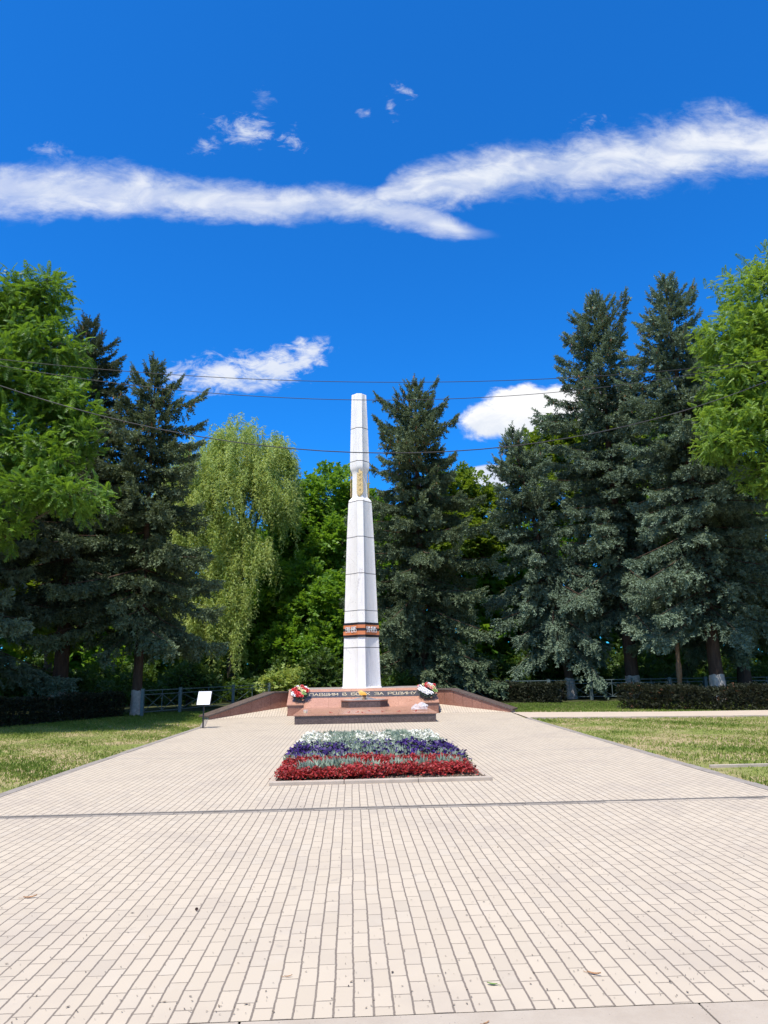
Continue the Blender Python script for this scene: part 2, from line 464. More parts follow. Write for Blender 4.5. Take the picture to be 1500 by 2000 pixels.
def flame_mat():
    m, nt, b = new_mat('flame_glow')
    x, y, z = nt.xyz(nt.obj())
    c = nt.mix(nt.ss(z, 0.0, 0.24), (1.0, 0.52, 0.10), (1.0, 0.78, 0.28))
    nt.put(b.inputs['Emission Color'], c)
    b.inputs['Emission Strength'].default_value = 0.85
    b.inputs['Base Color'].default_value = (0.05, 0.02, 0.0, 1)
    b.inputs['Alpha'].default_value = 0.85
    return m
M['flame'] = flame_mat()

# ------------------------------------------------------------------ camera
H_CAM = 1.645
psi, pit, rho = R(2.79667), R(12.63164), R(1.0)
fw = Vector((math.sin(psi) * math.cos(pit), math.cos(psi) * math.cos(pit), math.sin(pit)))
r0 = Vector((math.cos(psi), -math.sin(psi), 0)); u0 = r0.cross(fw)
rt = r0 * math.cos(rho) - u0 * math.sin(rho); up = u0 * math.cos(rho) + r0 * math.sin(rho)
cam_d = bpy.data.cameras.new('camera'); cam = link(bpy.data.objects.new('camera', cam_d))
mw = Matrix.Identity(4)
for i in range(3):
    mw[i][0] = rt[i]; mw[i][1] = up[i]; mw[i][2] = -fw[i]
mw[0][3], mw[1][3], mw[2][3] = 0, 0, H_CAM
cam.matrix_world = mw
cam_d.sensor_fit = 'VERTICAL'; cam_d.sensor_height = 36.0; cam_d.lens = 1387 / 2000 * 36
cam_d.clip_start = 0.05; cam_d.clip_end = 3000
scene.camera = cam

# ------------------------------------------------------------------ sun and sky
SUN_EL, SUN_AZ = R(66), R(33)          # azimuth: to the left of straight behind the camera
sd = Vector((-math.sin(SUN_AZ) * math.cos(SUN_EL), -math.cos(SUN_AZ) * math.cos(SUN_EL), math.sin(SUN_EL)))
sl = bpy.data.lights.new('sun', 'SUN'); sl.energy = 5.0; sl.angle = R(0.53); sl.color = (1.0, 0.945, 0.86)
so = link(bpy.data.objects.new('sun', sl)); so.rotation_euler = sd.to_track_quat('Z', 'Y').to_euler(); so.location = (-20, -30, 60)

w = bpy.data.worlds.new('World'); scene.world = w; w.use_nodes = True
nt = NT(w.node_tree)
for nd in list(w.node_tree.nodes): w.node_tree.nodes.remove(nd)
sky = nt.n('ShaderNodeTexSky', sky_type='NISHITA', sun_disc=False)
sky.sun_elevation = SUN_EL; sky.sun_rotation = math.atan2(sd.x, sd.y)
sky.altitude = 500; sky.air_density = 1.0; sky.dust_density = 0.3; sky.ozone_density = 2.0
d = nt.n('ShaderNodeTexCoord').outputs['Generated']
dx, dy, dz = nt.xyz(d)
skyc = nt.n('ShaderNodeVectorMath', {0: sky.outputs[0], 1: (0.10, 0.85, 1.72)}, operation='MULTIPLY').outputs[0]
# clouds, placed by direction: a = x/y, e = z/y
ysafe = nt.m('MAXIMUM', dy, 0.05)
a_ = nt.m('DIVIDE', dx, ysafe); e_ = nt.m('DIVIDE', dz, ysafe)
P2 = nt.vec(a_, nt.m('MULTIPLY', e_, 1.7))
n1 = nt.noise(P2, 5.0, 9, 0.62, dist=0.5)
n2 = nt.noise(P2, 16.0, 8, 0.65, dist=0.6)
n3 = nt.noise(nt.vec(nt.m('MULTIPLY', a_, 0.6), e_), 48.0, 7, 0.65, dist=1.2)
nn = nt.m('ADD', nt.m('MULTIPLY', nt.m('SUBTRACT', n1, 0.5), 1.15), nt.m('ADD', nt.m('MULTIPLY', nt.m('SUBTRACT', n2, 0.5), 0.95), nt.m('MULTIPLY', nt.m('SUBTRACT', n3, 0.5), 0.38)))
def curve(v, lo, hi, pts, vlo, vhi):
    t = nt.lin(v, lo, hi)
    fc = nt.n('ShaderNodeFloatCurve'); cm = fc.mapping; c = cm.curves[0]
    P = [((x - lo) / (hi - lo), (y - vlo) / (vhi - vlo)) for x, y in pts]
    c.points[0].location = P[0]; c.points[1].location = P[-1]
    for p in P[1:-1]: c.points.new(*p)
    cm.update()
    nt.put(fc.inputs[1], t)
    return nt.lin(fc.outputs[0], 0, 1, vlo, vhi)
cL = curve(a_, -0.9, 1.0, [(-0.9, .735), (-.55, .742), (-.35, .743), (-.225, .733), (-.1, .722), (.02, .721), (.1, .711), (.21, .680), (1.0, .60)], .5, 1.1)
hL = curve(a_, -0.9, 1.0, [(-0.9, .046), (-.55, .046), (-.45, .050), (-.35, .046), (-.225, .041), (-.1, .035), (.02, .034), (.1, .032), (.16, .022), (.22, .008), (.3, .001), (1.0, .001)], 0, .1)
cR = curve(a_, -0.9, 1.0, [(-0.9, .70), (.02, .738), (.085, .753), (.18, .774), (.27, .789), (.4, .806), (.53, .830), (.62, .846), (.71, .848), (1.0, .88)], .5, 1.1)
hR = curve(a_, -0.9, 1.0, [(-0.9, .002), (.0, .003), (.05, .018), (.1, .040), (.18, .050), (.27, .056), (.4, .060), (.53, .064), (.62, .068), (.71, .052), (1.0, .050)], 0, .1)
def streak(c, h):
    fade = nt.ss(h, 0.004, 0.022)
    h = nt.m('MAXIMUM', h, 0.006)
    off = nt.m('MULTIPLY', nt.m('SUBTRACT', nt.noise(nt.vec(a_, e_), 9.0, 3, 0.5), 0.5), 0.022)
    dd = nt.m('DIVIDE', nt.m('SUBTRACT', nt.m('SUBTRACT', e_, c), off), h)
    # the underside is crisper than the wispy top
    dist = nt.m('MAXIMUM', nt.m('MULTIPLY', dd, 0.92), nt.m('MULTIPLY', dd, -1.08))
    return nt.m('MULTIPLY', nt.ss(nt.m('ADD', nt.m('SUBTRACT', 1.0, dist), nt.m('MULTIPLY', nn, 1.25)), -0.22, 1.0), nt.m('MULTIPLY', fade, nt.ss(dist, 1.9, 1.1)))
band = nt.m('MAXIMUM', nt.m('MULTIPLY', streak(cL, hL), 0.93), streak(cR, hR))
nw = nt.m('ADD', nt.m('MULTIPLY', nt.m('SUBTRACT', n2, 0.5), 1.7), nt.m('MULTIPLY', nt.m('SUBTRACT', n3, 0.5), 1.5))
def blob(ax, ez, ra, re, rot, lo, hi, k, gain):
    noise_ = nw if gain < 0.99 and k > 1.22 else nn
    u = nt.m('SUBTRACT', a_, ax); v = nt.m('SUBTRACT', e_, ez)
    cr, sr = math.cos(rot), math.sin(rot)
    uu = nt.m('DIVIDE', nt.m('ADD', nt.m('MULTIPLY', u, cr), nt.m('MULTIPLY', v, sr)), ra)
    vv = nt.m('DIVIDE', nt.m('SUBTRACT', nt.m('MULTIPLY', v, cr), nt.m('MULTIPLY', u, sr)), re)
    dd = nt.m('SQRT', nt.m('ADD', nt.m('MULTIPLY', uu, uu), nt.m('MULTIPLY', vv, vv)))
    s = nt.ss(nt.m('ADD', nt.m('SUBTRACT', 1.0, dd), nt.m('MULTIPLY', noise_, k)), lo, hi)
    return nt.m('MULTIPLY', nt.m('MULTIPLY', s, nt.ss(dd, 1.8, 1.2)), gain)
blobs = [blob(-0.160, 0.862, 0.085, 0.030, -0.10, 0.15, 1.45, 1.5, 0.85), blob(-0.100, 0.850, 0.035, 0.026, -0.5, 0.2, 1.4, 1.5, 0.75),
         blob(-0.215, 0.872, 0.030, 0.022, 0.5, 0.2, 1.4, 1.5, 0.70), blob(-0.228, 0.835, 0.03, 0.04, -0.3, 0.35, 1.6, 1.5, 0.55),
         blob(-0.180, 0.440, 0.105, 0.032, 0.14, -0.1, 1.0, 1.45, 0.92), blob(-0.115, 0.447, 0.060, 0.036, 0.1, 0.0, 1.0, 1.45, 0.92),
         blob(-0.060, 0.470, 0.036, 0.026, 0.5, 0.0, 1.0, 1.4, 0.90), blob(-0.145, 0.418, 0.055, 0.018, 0.0, 0.1, 1.3, 1.5, 0.55),
         blob(0.094, 0.945, 0.030, 0.017, -0.6, 0.25, 1.5, 1.5, 0.65), blob(0.072, 0.908, 0.016, 0.022, 0.2, 0.2, 1.4, 1.4, 0.6),
         blob(0.032, 0.900, 0.016, 0.011, 0.0, 0.2, 1.4, 1.4, 0.5), blob(0.41, 0.895, 0.05, 0.035, 0.4, 0.3, 1.6, 1.5, 0.55),
         blob(-0.47, 0.82, 0.05, 0.024, 0.0, 0.3, 1.6, 1.5, 0.4), blob(-0.14, 0.93, 0.03, 0.03, 0.0, 0.4, 1.7, 1.5, 0.3)]
cum1 = blob(0.262, 0.385, 0.075, 0.040, 0.18, 0.0, 0.40, 1.0, 1.0)
cum2 = blob(0.36, 0.375, 0.11, 0.055, 0.0, 0.0, 0.40, 1.0, 1.0)
cum3 = blob(0.205, 0.362, 0.052, 0.034, 0.15, 0.0, 0.45, 1.0, 1.0)
cum5 = blob(0.262, 0.358, 0.085, 0.030, 0.0, 0.0, 0.40, 0.9, 1.0)
cum6 = blob(0.318, 0.398, 0.04, 0.028, 0.0, 0.0, 0.40, 1.0, 1.0)
cum1 = nt.m('MAXIMUM', nt.m('MAXIMUM', cum1, cum5), cum6)
cum4 = blob(0.21, 0.278, 0.045, 0.018, 0.0, 0.0, 0.2, 0.5, 0.9)
mott = nt.ss(nt.noise(nt.vec(nt.m('MULTIPLY', a_, 0.8), nt.m('MULTIPLY', e_, 1.9)), 13.0, 6, 0.55, dist=0.6), 0.34, 0.62, 0.62, 0.97)
mask = nt.m('MULTIPLY', band, mott)
for bl in blobs + [cum1, cum2, cum3, cum4]:
    mask = nt.m('MAXIMUM', mask, bl)
mask = nt.m('MULTIPLY', mask, nt.ss(dy, 0.05, 0.2), clamp=True)
# unseen cloud added well outside the view, to whiten the blue ambient light
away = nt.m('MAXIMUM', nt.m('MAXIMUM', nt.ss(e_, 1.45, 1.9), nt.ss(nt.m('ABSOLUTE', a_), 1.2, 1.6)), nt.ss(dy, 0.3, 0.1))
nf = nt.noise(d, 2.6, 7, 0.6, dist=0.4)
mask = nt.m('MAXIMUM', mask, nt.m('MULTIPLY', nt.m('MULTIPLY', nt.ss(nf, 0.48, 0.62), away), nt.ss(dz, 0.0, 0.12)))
SKY_STR = 0.113
cloudtone = nt.mix(nt.ss(n1, 0.3, 0.66), (4.9, 5.5, 6.6), (6.6, 6.8, 7.2))
cumtone = nt.mix(nt.ss(nt.m('ADD', e_, nt.m('MULTIPLY', nt.m('SUBTRACT', n2, 0.5), 0.10)), 0.335, 0.385), (5.7, 6.1, 6.8), (7.6, 7.6, 7.7))
cumf = nt.m('MAXIMUM', nt.m('MAXIMUM', cum1, cum2), cum3)
cloudc = nt.mix(cumf, cloudtone, cumtone)
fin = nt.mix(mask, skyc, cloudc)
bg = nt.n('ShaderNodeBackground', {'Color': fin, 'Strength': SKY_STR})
out = nt.n('ShaderNodeOutputWorld')
w.node_tree.links.new(bg.outputs[0], out.inputs[0])
w.cycles.sampling_method = 'MANUAL'; w.cycles.sample_map_resolution = 512

scene.view_settings.view_transform = 'Standard'; scene.view_settings.look = 'None'
scene.view_settings.gamma = 1; scene.view_settings.exposure = 0.30
scene.render.engine = 'CYCLES'
scene.cycles.max_bounces = 6; scene.cycles.diffuse_bounces = 3; scene.cycles.transparent_max_bounces = 6
scene.cycles.use_denoising = True

# ------------------------------------------------------------------ ground and paving
def sheet(name, poly, z, mat):
    mb = MB(); mb.add([(x, y, z) for x, y in poly], [tuple(range(len(poly)))])
    return tag(mb.build(name, mat), kind='structure')
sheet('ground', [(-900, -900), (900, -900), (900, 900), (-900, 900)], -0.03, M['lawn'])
PL = [(-4.96, 9.44), (5.55, 9.44), (5.93, 25.0), (6.2, 28.38), (3.49, 29.5), (-2.52, 29.5), (-5.3, 27.62), (-4.72, 24.1), (-4.93, 14.3)]
sheet('plaza_pavement', PL, 0.0, M['paver'])
sheet('front_pavement', [(-16, 3.93), (18, 3.93), (18, 9.26), (-16, 9.26)], 0.0, M['paver'])
mb = MB(); k = -16.0
rr = random.Random(5)
while k < 18:
    L = 0.33 + rr.uniform(-.02, .02)
    mb.box(k, k + L - 0.006, 9.262 + rr.uniform(-.004, .004), 9.352, -0.03, 0.002 + rr.uniform(-.003, .003), 0 if k < 3.0 or rr.random() < .3 else 1)
    k += L
tag(mb.build('drain_edging', [M['greypaver'], M['concrete']]), kind='structure')
sheet('drain_slot', [(-16, 9.26), (18, 9.26), (18, 9.44), (-16, 9.44)], -0.012, M['slot'])
mb = MB(); mb.box(-16, 18, 9.405, 9.435, -0.03, 0.006)
tag(mb.build('drain_lip', M['greypaver']), kind='structure')
# concrete strip with slab joints
mb = MB(); xs = [-16, -3.0, -0.55, 1.72, 3.9, 6.2, 18]
for a, b in zip(xs, xs[1:]):
    mb.box(a + 0.005, b - 0.005, -2.0, 3.918, -0.03, 0.004)
tag(mb.build('concrete_strip', M['concrete'], bevel=0.004), kind='structure')
# flush kerbs along both lawns
def kerbline(name, pts, wd, z, mat, seg=1.0):
    mb = MB()
    for (x0, y0), (x1, y1) in zip(pts, pts[1:]):
        L = math.hypot(x1 - x0, y1 - y0); n = max(1, int(L / seg)); ux, uy = (x1 - x0) / L, (y1 - y0) / L; px, py = -uy, ux
        for i in range(n):
            a = L * i / n + 0.004; b = L * (i + 1) / n - 0.004; j = rr.uniform(-.006, .006)
            q = [(x0 + ux * a + px * s, y0 + uy * a + py * s) for s in (j, wd + j)]
            p = [(x0 + ux * b + px * s, y0 + uy * b + py * s) for s in (wd + j, j)]
            mb.prism(q + p, -0.06, z + rr.uniform(-.004, .004))
    return tag(mb.build(name, mat, bevel=0.006), kind='structure')
kerbline('kerb_strip', [(-4.965, 9.45), (-4.935, 14.3), (-4.725, 24.1), (-5.30, 27.6)], 0.16, 0.008, M['kerb'])
kerbline('kerb_strip', [(5.925, 25.0), (5.55, 9.45)], 0.16, 0.008, M['kerb'])
kerbline('lawn_edging', [(6.0, 12.28), (20, 12.2)], 0.06, 0.02, M['bedkerb'], 2.0)
# side path
sheet('side_path', [(6.06, 25.02), (10.46, 24.2), (13.67, 23.68), (22, 22.4), (24, 25.6), (15.4, 26.5), (11.65, 26.85), (6.25, 28.4)], 0.004, M['path'])
kerbline('path_kerb', [(22, 22.34), (13.67, 23.6), (10.46, 24.12), (6.1, 24.94)], -0.07, 0.03, M['bedkerb'])
# paved ramps in front of the wing walls
for sgn, pts in ((-1, [(-5.28, 27.66, 0.004), (-2.52, 28.86, 0.004), (-2.52, 30.0, 0.31)]), (1, [(3.49, 28.9, 0.004), (6.2, 28.42, 0.004), (3.49, 30.0, 0.31)])):
    mb = MB(); mb.add(pts, [(0, 1, 2)])
    tag(mb.build('paved_ramp', M['paver']), kind='structure')

# ------------------------------------------------------------------ memorial: granite base
CX = 0.465
base = thing('memorial_plinth', (CX, 24.06, 0), 'long low red and brown granite plinth with sloped inscribed back and flat shelf', 'memorial')
OFF = (CX, 24.06, 0)
def loc(mb):
    mb.v = [(x - OFF[0], y - OFF[1], z - OFF[2]) for x, y, z in mb.v]; return mb
mb = MB()
mb.box(-1.85, 2.77, 24.10, 24.14, -0.02, 0.265, 1)      # mortar backing
for a, b in ((-1.85, -0.45), (-0.444, 0.93), (0.936, 1.32), (1.326, 2.77)):
    mb.box(a, b, 24.085, 24.12, -0.02, 0.265, 0)
mb.box(-1.845, -1.80, 24.12, 28.9, -0.02, 0.265, 0); mb.box(2.72, 2.765, 24.12, 28.9, -0.02, 0.265, 0)
loc(mb).build('front_riser', [M['gran_dark'], M['mortar']], base)
mb = MB()
xs = [-1.89, -0.43, 1.13, 2.81]; ys = [24.05, 25.6, 27.1, 28.62]
for a, b in zip(xs, xs[1:]):
    for c, e in zip(ys, ys[1:]):
        mb.box(a + .002, b - .002, c + .002, e - .002, 0.262, 0.31)
loc(mb).build('top_slab', M['gran_red'], base, bevel=0.006)
# shoulders (front faces + sides)
for nm, x0, x1 in (('shoulder_block', -2.5, -1.852), ('shoulder_block', 2.772, 3.43)):
    mb = MB()
    zt = lambda y: 0.31 + (y - 28.62) * 0.4783
    mb.add([(x0, 28.9, -.05), (x1, 28.9, -.05), (x1, 30.0, -.05), (x0, 30.0, -.05), (x0, 28.9, zt(28.9) - .035), (x1, 28.9, zt(28.9) - .035), (x1, 30.0, zt(30) - .035), (x0, 30.0, zt(30) - .035)],
           [(3, 2, 1, 0), (4, 5, 6, 7), (0, 1, 5, 4), (1, 2, 6, 5), (2, 3, 7, 6), (3, 0, 4, 7)])
    loc(mb).build(nm, M['gran_face'], base)
# inclined slabs
mb = MB()
def slope_slab(x0, x1, y0, y1, th=0.035, dz=0.0, mi=0):
    f = lambda y: 0.31 + (y - 28.62) * 0.4783 + dz
    mb.add([(x0, y0, f(y0) - th), (x1, y0, f(y0) - th), (x1, y1, f(y1) - th), (x0, y1, f(y1) - th), (x0, y0, f(y0)), (x1, y0, f(y0)), (x1, y1, f(y1)), (x0, y1, f(y1))],
           [(3, 2, 1, 0), (4, 5, 6, 7), (0, 1, 5, 4), (1, 2, 6, 5), (2, 3, 7, 6), (3, 0, 4, 7)], mi)
slope_slab(-2.53, -1.86, 28.86, 30.0); slope_slab(2.78, 3.46, 28.86, 30.0)
xs = [-1.856, -0.9, 0.0, 0.93, 1.85, 2.776]
for a, b in zip(xs, xs[1:]): slope_slab(a + .0015, b - .0015, 28.622, 30.0)
loc(mb).build('sloped_slab', M['gran_red'], base, bevel=0.004)
mb = MB(); slope_slab(-2.0, 2.93, 29.33, 29.76, 0.02, 0.012)
band_o = loc(mb).build('inscription_band', M['gran_black'], base)
# letters as strokes on a 0..1 x 0..1 cell
GL = {'П': [[(0, 0), (0, 1), (1, 1), (1, 0)]], 'А': [[(0, 0), (.5, 1), (1, 0)], [(.22, .35), (.78, .35)]], 'В': [[(0, 0), (0, 1), (.8, 1), (.8, .52), (0, .52)], [(.8, .52), (1, .4), (1, 0), (0, 0)]],
      'Ш': [[(0, 1), (0, 0), (1, 0), (1, 1)], [(.5, 0), (.5, 1)]], 'И': [[(0, 1), (0, 0), (1, 1), (1, 0)]], 'М': [[(0, 0), (0, 1), (.5, .3), (1, 1), (1, 0)]],
      'Б': [[(.95, 1), (0, 1), (0, 0), (1, 0), (1, .52), (0, .52)]], 'О': [[(0, 0), (0, 1), (1, 1), (1, 0), (0, 0)]], 'Я': [[(1, 0), (1, 1), (.1, 1), (.1, .48), (1, .48)], [(.5, .48), (0, 0)]],
      'Х': [[(0, 0), (1, 1)], [(0, 1), (1, 0)]], 'З': [[(0, 1), (1, 1), (1, .52), (.3, .52)], [(1, .52), (1, 0), (0, 0)]], 'Р': [[(0, 0), (0, 1), (1, 1), (1, .45), (0, .45)]],
      'Д': [[(0, -.15), (0, .1), (1, .1), (1, -.15)], [(.12, .1), (.3, 1), (.9, 1), (.9, .1)]], 'Н': [[(0, 0), (0, 1)], [(1, 0), (1, 1)], [(0, .5), (1, .5)]], 'У': [[(0, 1), (.5, .45)], [(1, 1), (.3, 0), (.05, 0)]],
      '1': [[(.2, .78), (.6, 1), (.6, 0)]], '9': [[(1, .5), (0, .5), (0, 1), (1, 1), (1, 0), (0, 0)]], '4': [[(.05, 1), (.05, .45), (1, .45)], [(.75, 1), (.75, 0)]], '5': [[(1, 1), (0, 1), (0, .55), (1, .55), (1, 0), (0, 0)]], '-': [[(.1, .5), (.9, .5)]]}
def write(mb, text, org, ux, uy, un, cw, ch, gap, st, th):
    org, ux, uy, un = map(Vector, (org, ux, uy, un)); x = 0.0
    for chh in text:
        if chh == ' ': x += cw * 1.0; continue
        ww = cw * (0.55 if chh in '1-' else 1.0)
        for pl in GL[chh]:
            for (a, b), (c, e) in zip(pl, pl[1:]):
                p = org + ux * (x + a * ww) + uy * (b * ch); q = org + ux * (x + c * ww) + uy * (e * ch)
                dd = (q - p).normalized() * st * 0.5
                mb.bar(p - dd + un * th / 2, q + dd + un * th / 2, st, th, un)
        x += ww + gap
    return x
sl_y = Vector((0, 1, 0.4783)).normalized(); sl_n = Vector((0, -0.4783, 1)).normalized()
yb = 29.44
o_ = Vector((-1.68, yb, 0.31 + (yb - 28.62) * 0.4783 + 0.012))
xw = 0.0
for word in 'ПАВШИМ В БОЯХ ЗА РОДИНУ'.split(' '):
    mb = MB()
    xw += write(mb, word, o_ + Vector((xw, 0, 0)), (1, 0, 0), sl_y, sl_n, 0.150, 0.205, 0.047, 0.024, 0.016) + 0.150
    loc(mb).build('inscription_word', M['goldtxt'], band_o)
# platform behind that carries the obelisk
mb = MB(); mb.box(-2.5, 3.43, 30.003, 33.2, -0.05, 0.92)
loc(mb).build('back_block', M['gran_face'], base)
mb = MB(); mb.box(-2.56, 3.49, 30.003, 33.25, 0.922, 0.972)
loc(mb).build('back_coping', M['gran_grey'], base, bevel=0.005)

# ------------------------------------------------------------------ wing walls
def wing(E, I, zin, label, flat, side):
    t = thing('wing_wall', (E[0], E[1], 0), label, 'wall', 'sloping wing walls of the memorial')
    ox, oy = E
    L = math.hypot(I[0] - E[0], I[1] - E[1]); ux, uy = (I[0] - E[0]) / L, (I[1] - E[1]) / L
    nx, ny = (-uy, ux) if side < 0 else (uy, -ux)       # pointing to the back
    top = lambda s: 0.10 + (zin - 0.10) * min(1.0, s / (L - flat))
    def P(s, n, z): return (ux * s + nx * n, uy * s + ny * n, z)
    mb = MB()
    ss = [0.02, L - flat, L - 0.01]
    for a, b in zip(ss, ss[1:]):
        mb.hexa([P(a, .03, -.05), P(b, .03, -.05), P(b, .5, -.05), P(a, .5, -.05)], [P(a, .03, top(a) - .01), P(b, .03, top(b) - .01), P(b, .5, top(b) - .01), P(a, .5, top(a) - .01)])
    mb.build('core', M['mortar'], t)
    mb = MB(); s = 0.02; n = 8; wd = (L - 0.03) / n
    cuts = [0.02 + wd * i for i in range(n + 1)]
    cuts = sorted(set(cuts + [L - flat]))
    for a, b in zip(cuts, cuts[1:]):
        g = 0.005
        a2 = a + (g if abs(a - (L - flat)) > 1e-6 else 0); b2 = b - (g if abs(b - (L - flat)) > 1e-6 else 0)
        mb.hexa([P(a2, 0, -.05), P(b2, 0, -.05), P(b2, .028, -.05), P(a2, .028, -.05)], [P(a2, 0, top(a2) - .012), P(b2, 0, top(b2) - .012), P(b2, .028, top(b2) - .012), P(a2, .028, top(a2) - .012)])
    mb.build('facing_slab', M['gran_face'], t)
    mb = MB(); w0, w1 = -0.045, 0.62
    for a, b in ((-0.06, L - flat), (L - flat, L)):
        za, zb = top(max(a, 0)) - (0.008 if a < 0 else 0), top(b)
        mb.hexa([P(a, w0, za - .008), P(b, w0, zb - .008), P(b, w1, zb - .008), P(a, w1, za - .008)], [P(a, w0, za + .05), P(b, w0, zb + .05), P(b, w1, zb + .05), P(a, w1, za + .05)])
    mb.build('coping', M['gran_cope'], t)
    return t
wing((-5.30, 27.64), (-2.51, 30.02), 0.86, 'red granite wing wall with dark coping sloping down towards the white information board', 0.75, -1)
wing((6.22, 28.40), (3.45, 30.02), 0.86, 'red granite wing wall with dark coping sloping down towards the paved side path', 0.70, 1)

# ------------------------------------------------------------------ flame pedestal
ped = thing('flame_pedestal', (0.5, 28.0, 0.31), 'low eight-sided brown granite pedestal with a metal star burner in front of the inscription', 'pedestal')
OFF = (0.5, 28.0, 0.31)
oct_ = [(-0.09, 27.98), (1.10, 27.98), (1.40, 28.28), (1.40, 28.75), (1.10, 29.05), (-0.09, 29.05), (-0.39, 28.75), (-0.39, 28.28)]
def octs(k): return [((x - 0.5) * k + 0.5, (y - 28.5) * k + 28.5) for x, y in oct_]
mb = MB(); mb.prism(oct_, 0.31, 0.54); loc(mb).build('body', M['gran_dark'], ped)
mb = MB(); mb.prism(octs(1.025), 0.542, 0.575); loc(mb).build('lip', M['gran_face'], ped, bevel=0.004)
mb = MB(); mb.prism(octs(0.90), 0.577, 0.59); loc(mb).build('cap_plate', M['gran_grey'], ped)
mb = MB(); vs = []; c3 = (0.5, 28.5)
for i in range(10):
    a = PI / 2 + i * PI / 5 + PI; r = 0.50 if i % 2 == 0 else 0.21
    vs.append((c3[0] + r * 1.05 * math.cos(a), c3[1] + r * 0.8 * math.sin(a), 0.592))
vs.append((c3[0], c3[1], 0.71)); vs += []
mb.add(vs, [(i, (i + 1) % 10, 10) for i in range(10)] + [tuple(range(9, -1, -1))])
st_o = loc(mb).build('star_burner', M['star'], ped)
mb = MB(); mb.tube([(0.5, 28.5, .68), (0.5, 28.5, .735), (.5, 28.5, .755)], [.065, .065, .078], 14); loc(mb).build('burner_cup', M['burner'], st_o, smooth=40)
fl = MB(); rr = random.Random(2)
for (ox, oy, h, lean, rad) in ((0, 0, .20, -.10, .055), (-.05, .02, .16, -.14, .04), (.03, -.02, .13, -.03, .04), (-.09, 0, .13, -.10, .03), (.0, .03, .23, -.16, .03)):
    n = 9; pts = []; rd = []
    for i in range(n):
        s = i / (n - 1)
        pts.append((ox + lean * s ** 1.3 + 0.02 * math.sin(s * 7 + ox * 50), oy + 0.015 * math.sin(s * 6 + 2), -0.01 + h * s))
        rd.append(max(0.003, rad * (0.75 + 1.1 * s) * (1 - s) ** 0.8 * 1.25))
    fl.tube(pts, rd, 8)
flo = fl.build('flame', M['flame'], None, smooth=60)
flo.location = (0.5, 28.5, 0.765); flo.scale = (1.25, .9, .9)
tag(flo, 'small yellow-orange gas flame burning on the star burner', 'flame')

# ------------------------------------------------------------------ obelisk
OY = 31.5
ob = thing('obelisk', (0.45, OY, 0.972), 'tall white eight-sided memorial obelisk with an orange and black ribbon band and gold wheat ears', 'obelisk')
def section(Rr, wd, con, off=0.0, k=9):
    Rr = Rr + off; pts = []
    for q in range(4):
        a = [(-wd, -Rr), (wd, -Rr)]
        p0 = Vector((wd, -Rr)); p1 = Vector((Rr, -wd)); nrm_ = Vector((-1, 1)).normalized()
        for i in range(1, k):
            t = i / k
            # deeper next to the front rib on either side
            a.append(tuple(p0.lerp(p1, t) + nrm_ * con * math.sin(PI * t) ** 0.6))
        c, s = math.cos(q * PI / 2), math.sin(q * PI / 2)
        pts += [(x * c - y * s, x * s + y * c) for x, y in a]
    return pts
prof = []     # (z, R, rib half width, concavity)
def RW(z):
    K = [(0.97, .825, .165, .085), (1.5, .795, .160, .075), (2.65, .765, .155, .07), (4.23, .715, .15, .062), (5.85, .660, .145, .054), (7.49, .605, .14, .046), (9.12, .522, .135, .03),
         (9.20, .515, .135, .03), (9.36, .352, .130, .012), (9.5, .345, .128, .010), (10.40, .335, .128, .010), (10.54, .350, .13, .012), (10.68, .425, .135, .02), (10.80, .442, .135, .025), (11.05, .437, .134, .025), (12.63, .395, .132, .02), (14.32, .340, .128, .016)]
    for a, b in zip(K, K[1:]):
        if a[0] <= z <= b[0] + 1e-6:
            t = (z - a[0]) / (b[0] - a[0]); return tuple(a[i] + (b[i] - a[i]) * t for i in (1, 2, 3))
    return K[-1][1:]
zs = [0.97, 1.5, 2.0, 3.4, 5.0, 6.7, 8.3, 9.22, 9.28, 9.36, 9.5, 10.0, 10.35, 10.42, 10.5, 10.58, 10.64, 10.70, 10.80, 11.8, 13.5, 14.30]
joints = [2.65, 4.23, 5.85, 7.49, 9.13, 11.03, 12.63]
secs = []
for z in zs: secs.append((z, 0.0, 0))
for j in joints:
    secs += [(j - .016, 0.0, 1), (j - .012, -.022, 1), (j + .012, -.022, 1), (j + .016, 0.0, 0)]
secs.sort()
secs.append((14.325, -0.02, 0))
mb = MB(); prev = None; n = None
for z, off, flag in secs:
    Rr, wd, con = RW(min(z, 14.32)); s = section(Rr, wd, con, off); n = len(s)
    st = len(mb.v); mb.v += [(x, y, z - 0.972) for x, y in s]
    if prev is not None:
        for i in range(n):
            mb.f.append((prev + i, prev + (i + 1) % n, st + (i + 1) % n, st + i)); mb.mi.append(pf)
    prev = st; pf = flag
mb.f.append(tuple(range(prev, prev + n))); mb.mi.append(0)
mb.f.append(tuple(range(n - 1, -1, -1))); mb.mi.append(0)
mb.build('shaft', [M['plaster'], M['joint']], ob, smooth=28)
# plaster foot skirt
mb = MB(); s0 = section(.86, .17, .05, .0); s1 = section(.83, .167, .058, .004)
mb.hexa([(x, y, 0.0) for x, y in s0], [(x, y, .045) for x, y in s1]); mb.build('foot_skirt', M['plaster'], ob, smooth=28)
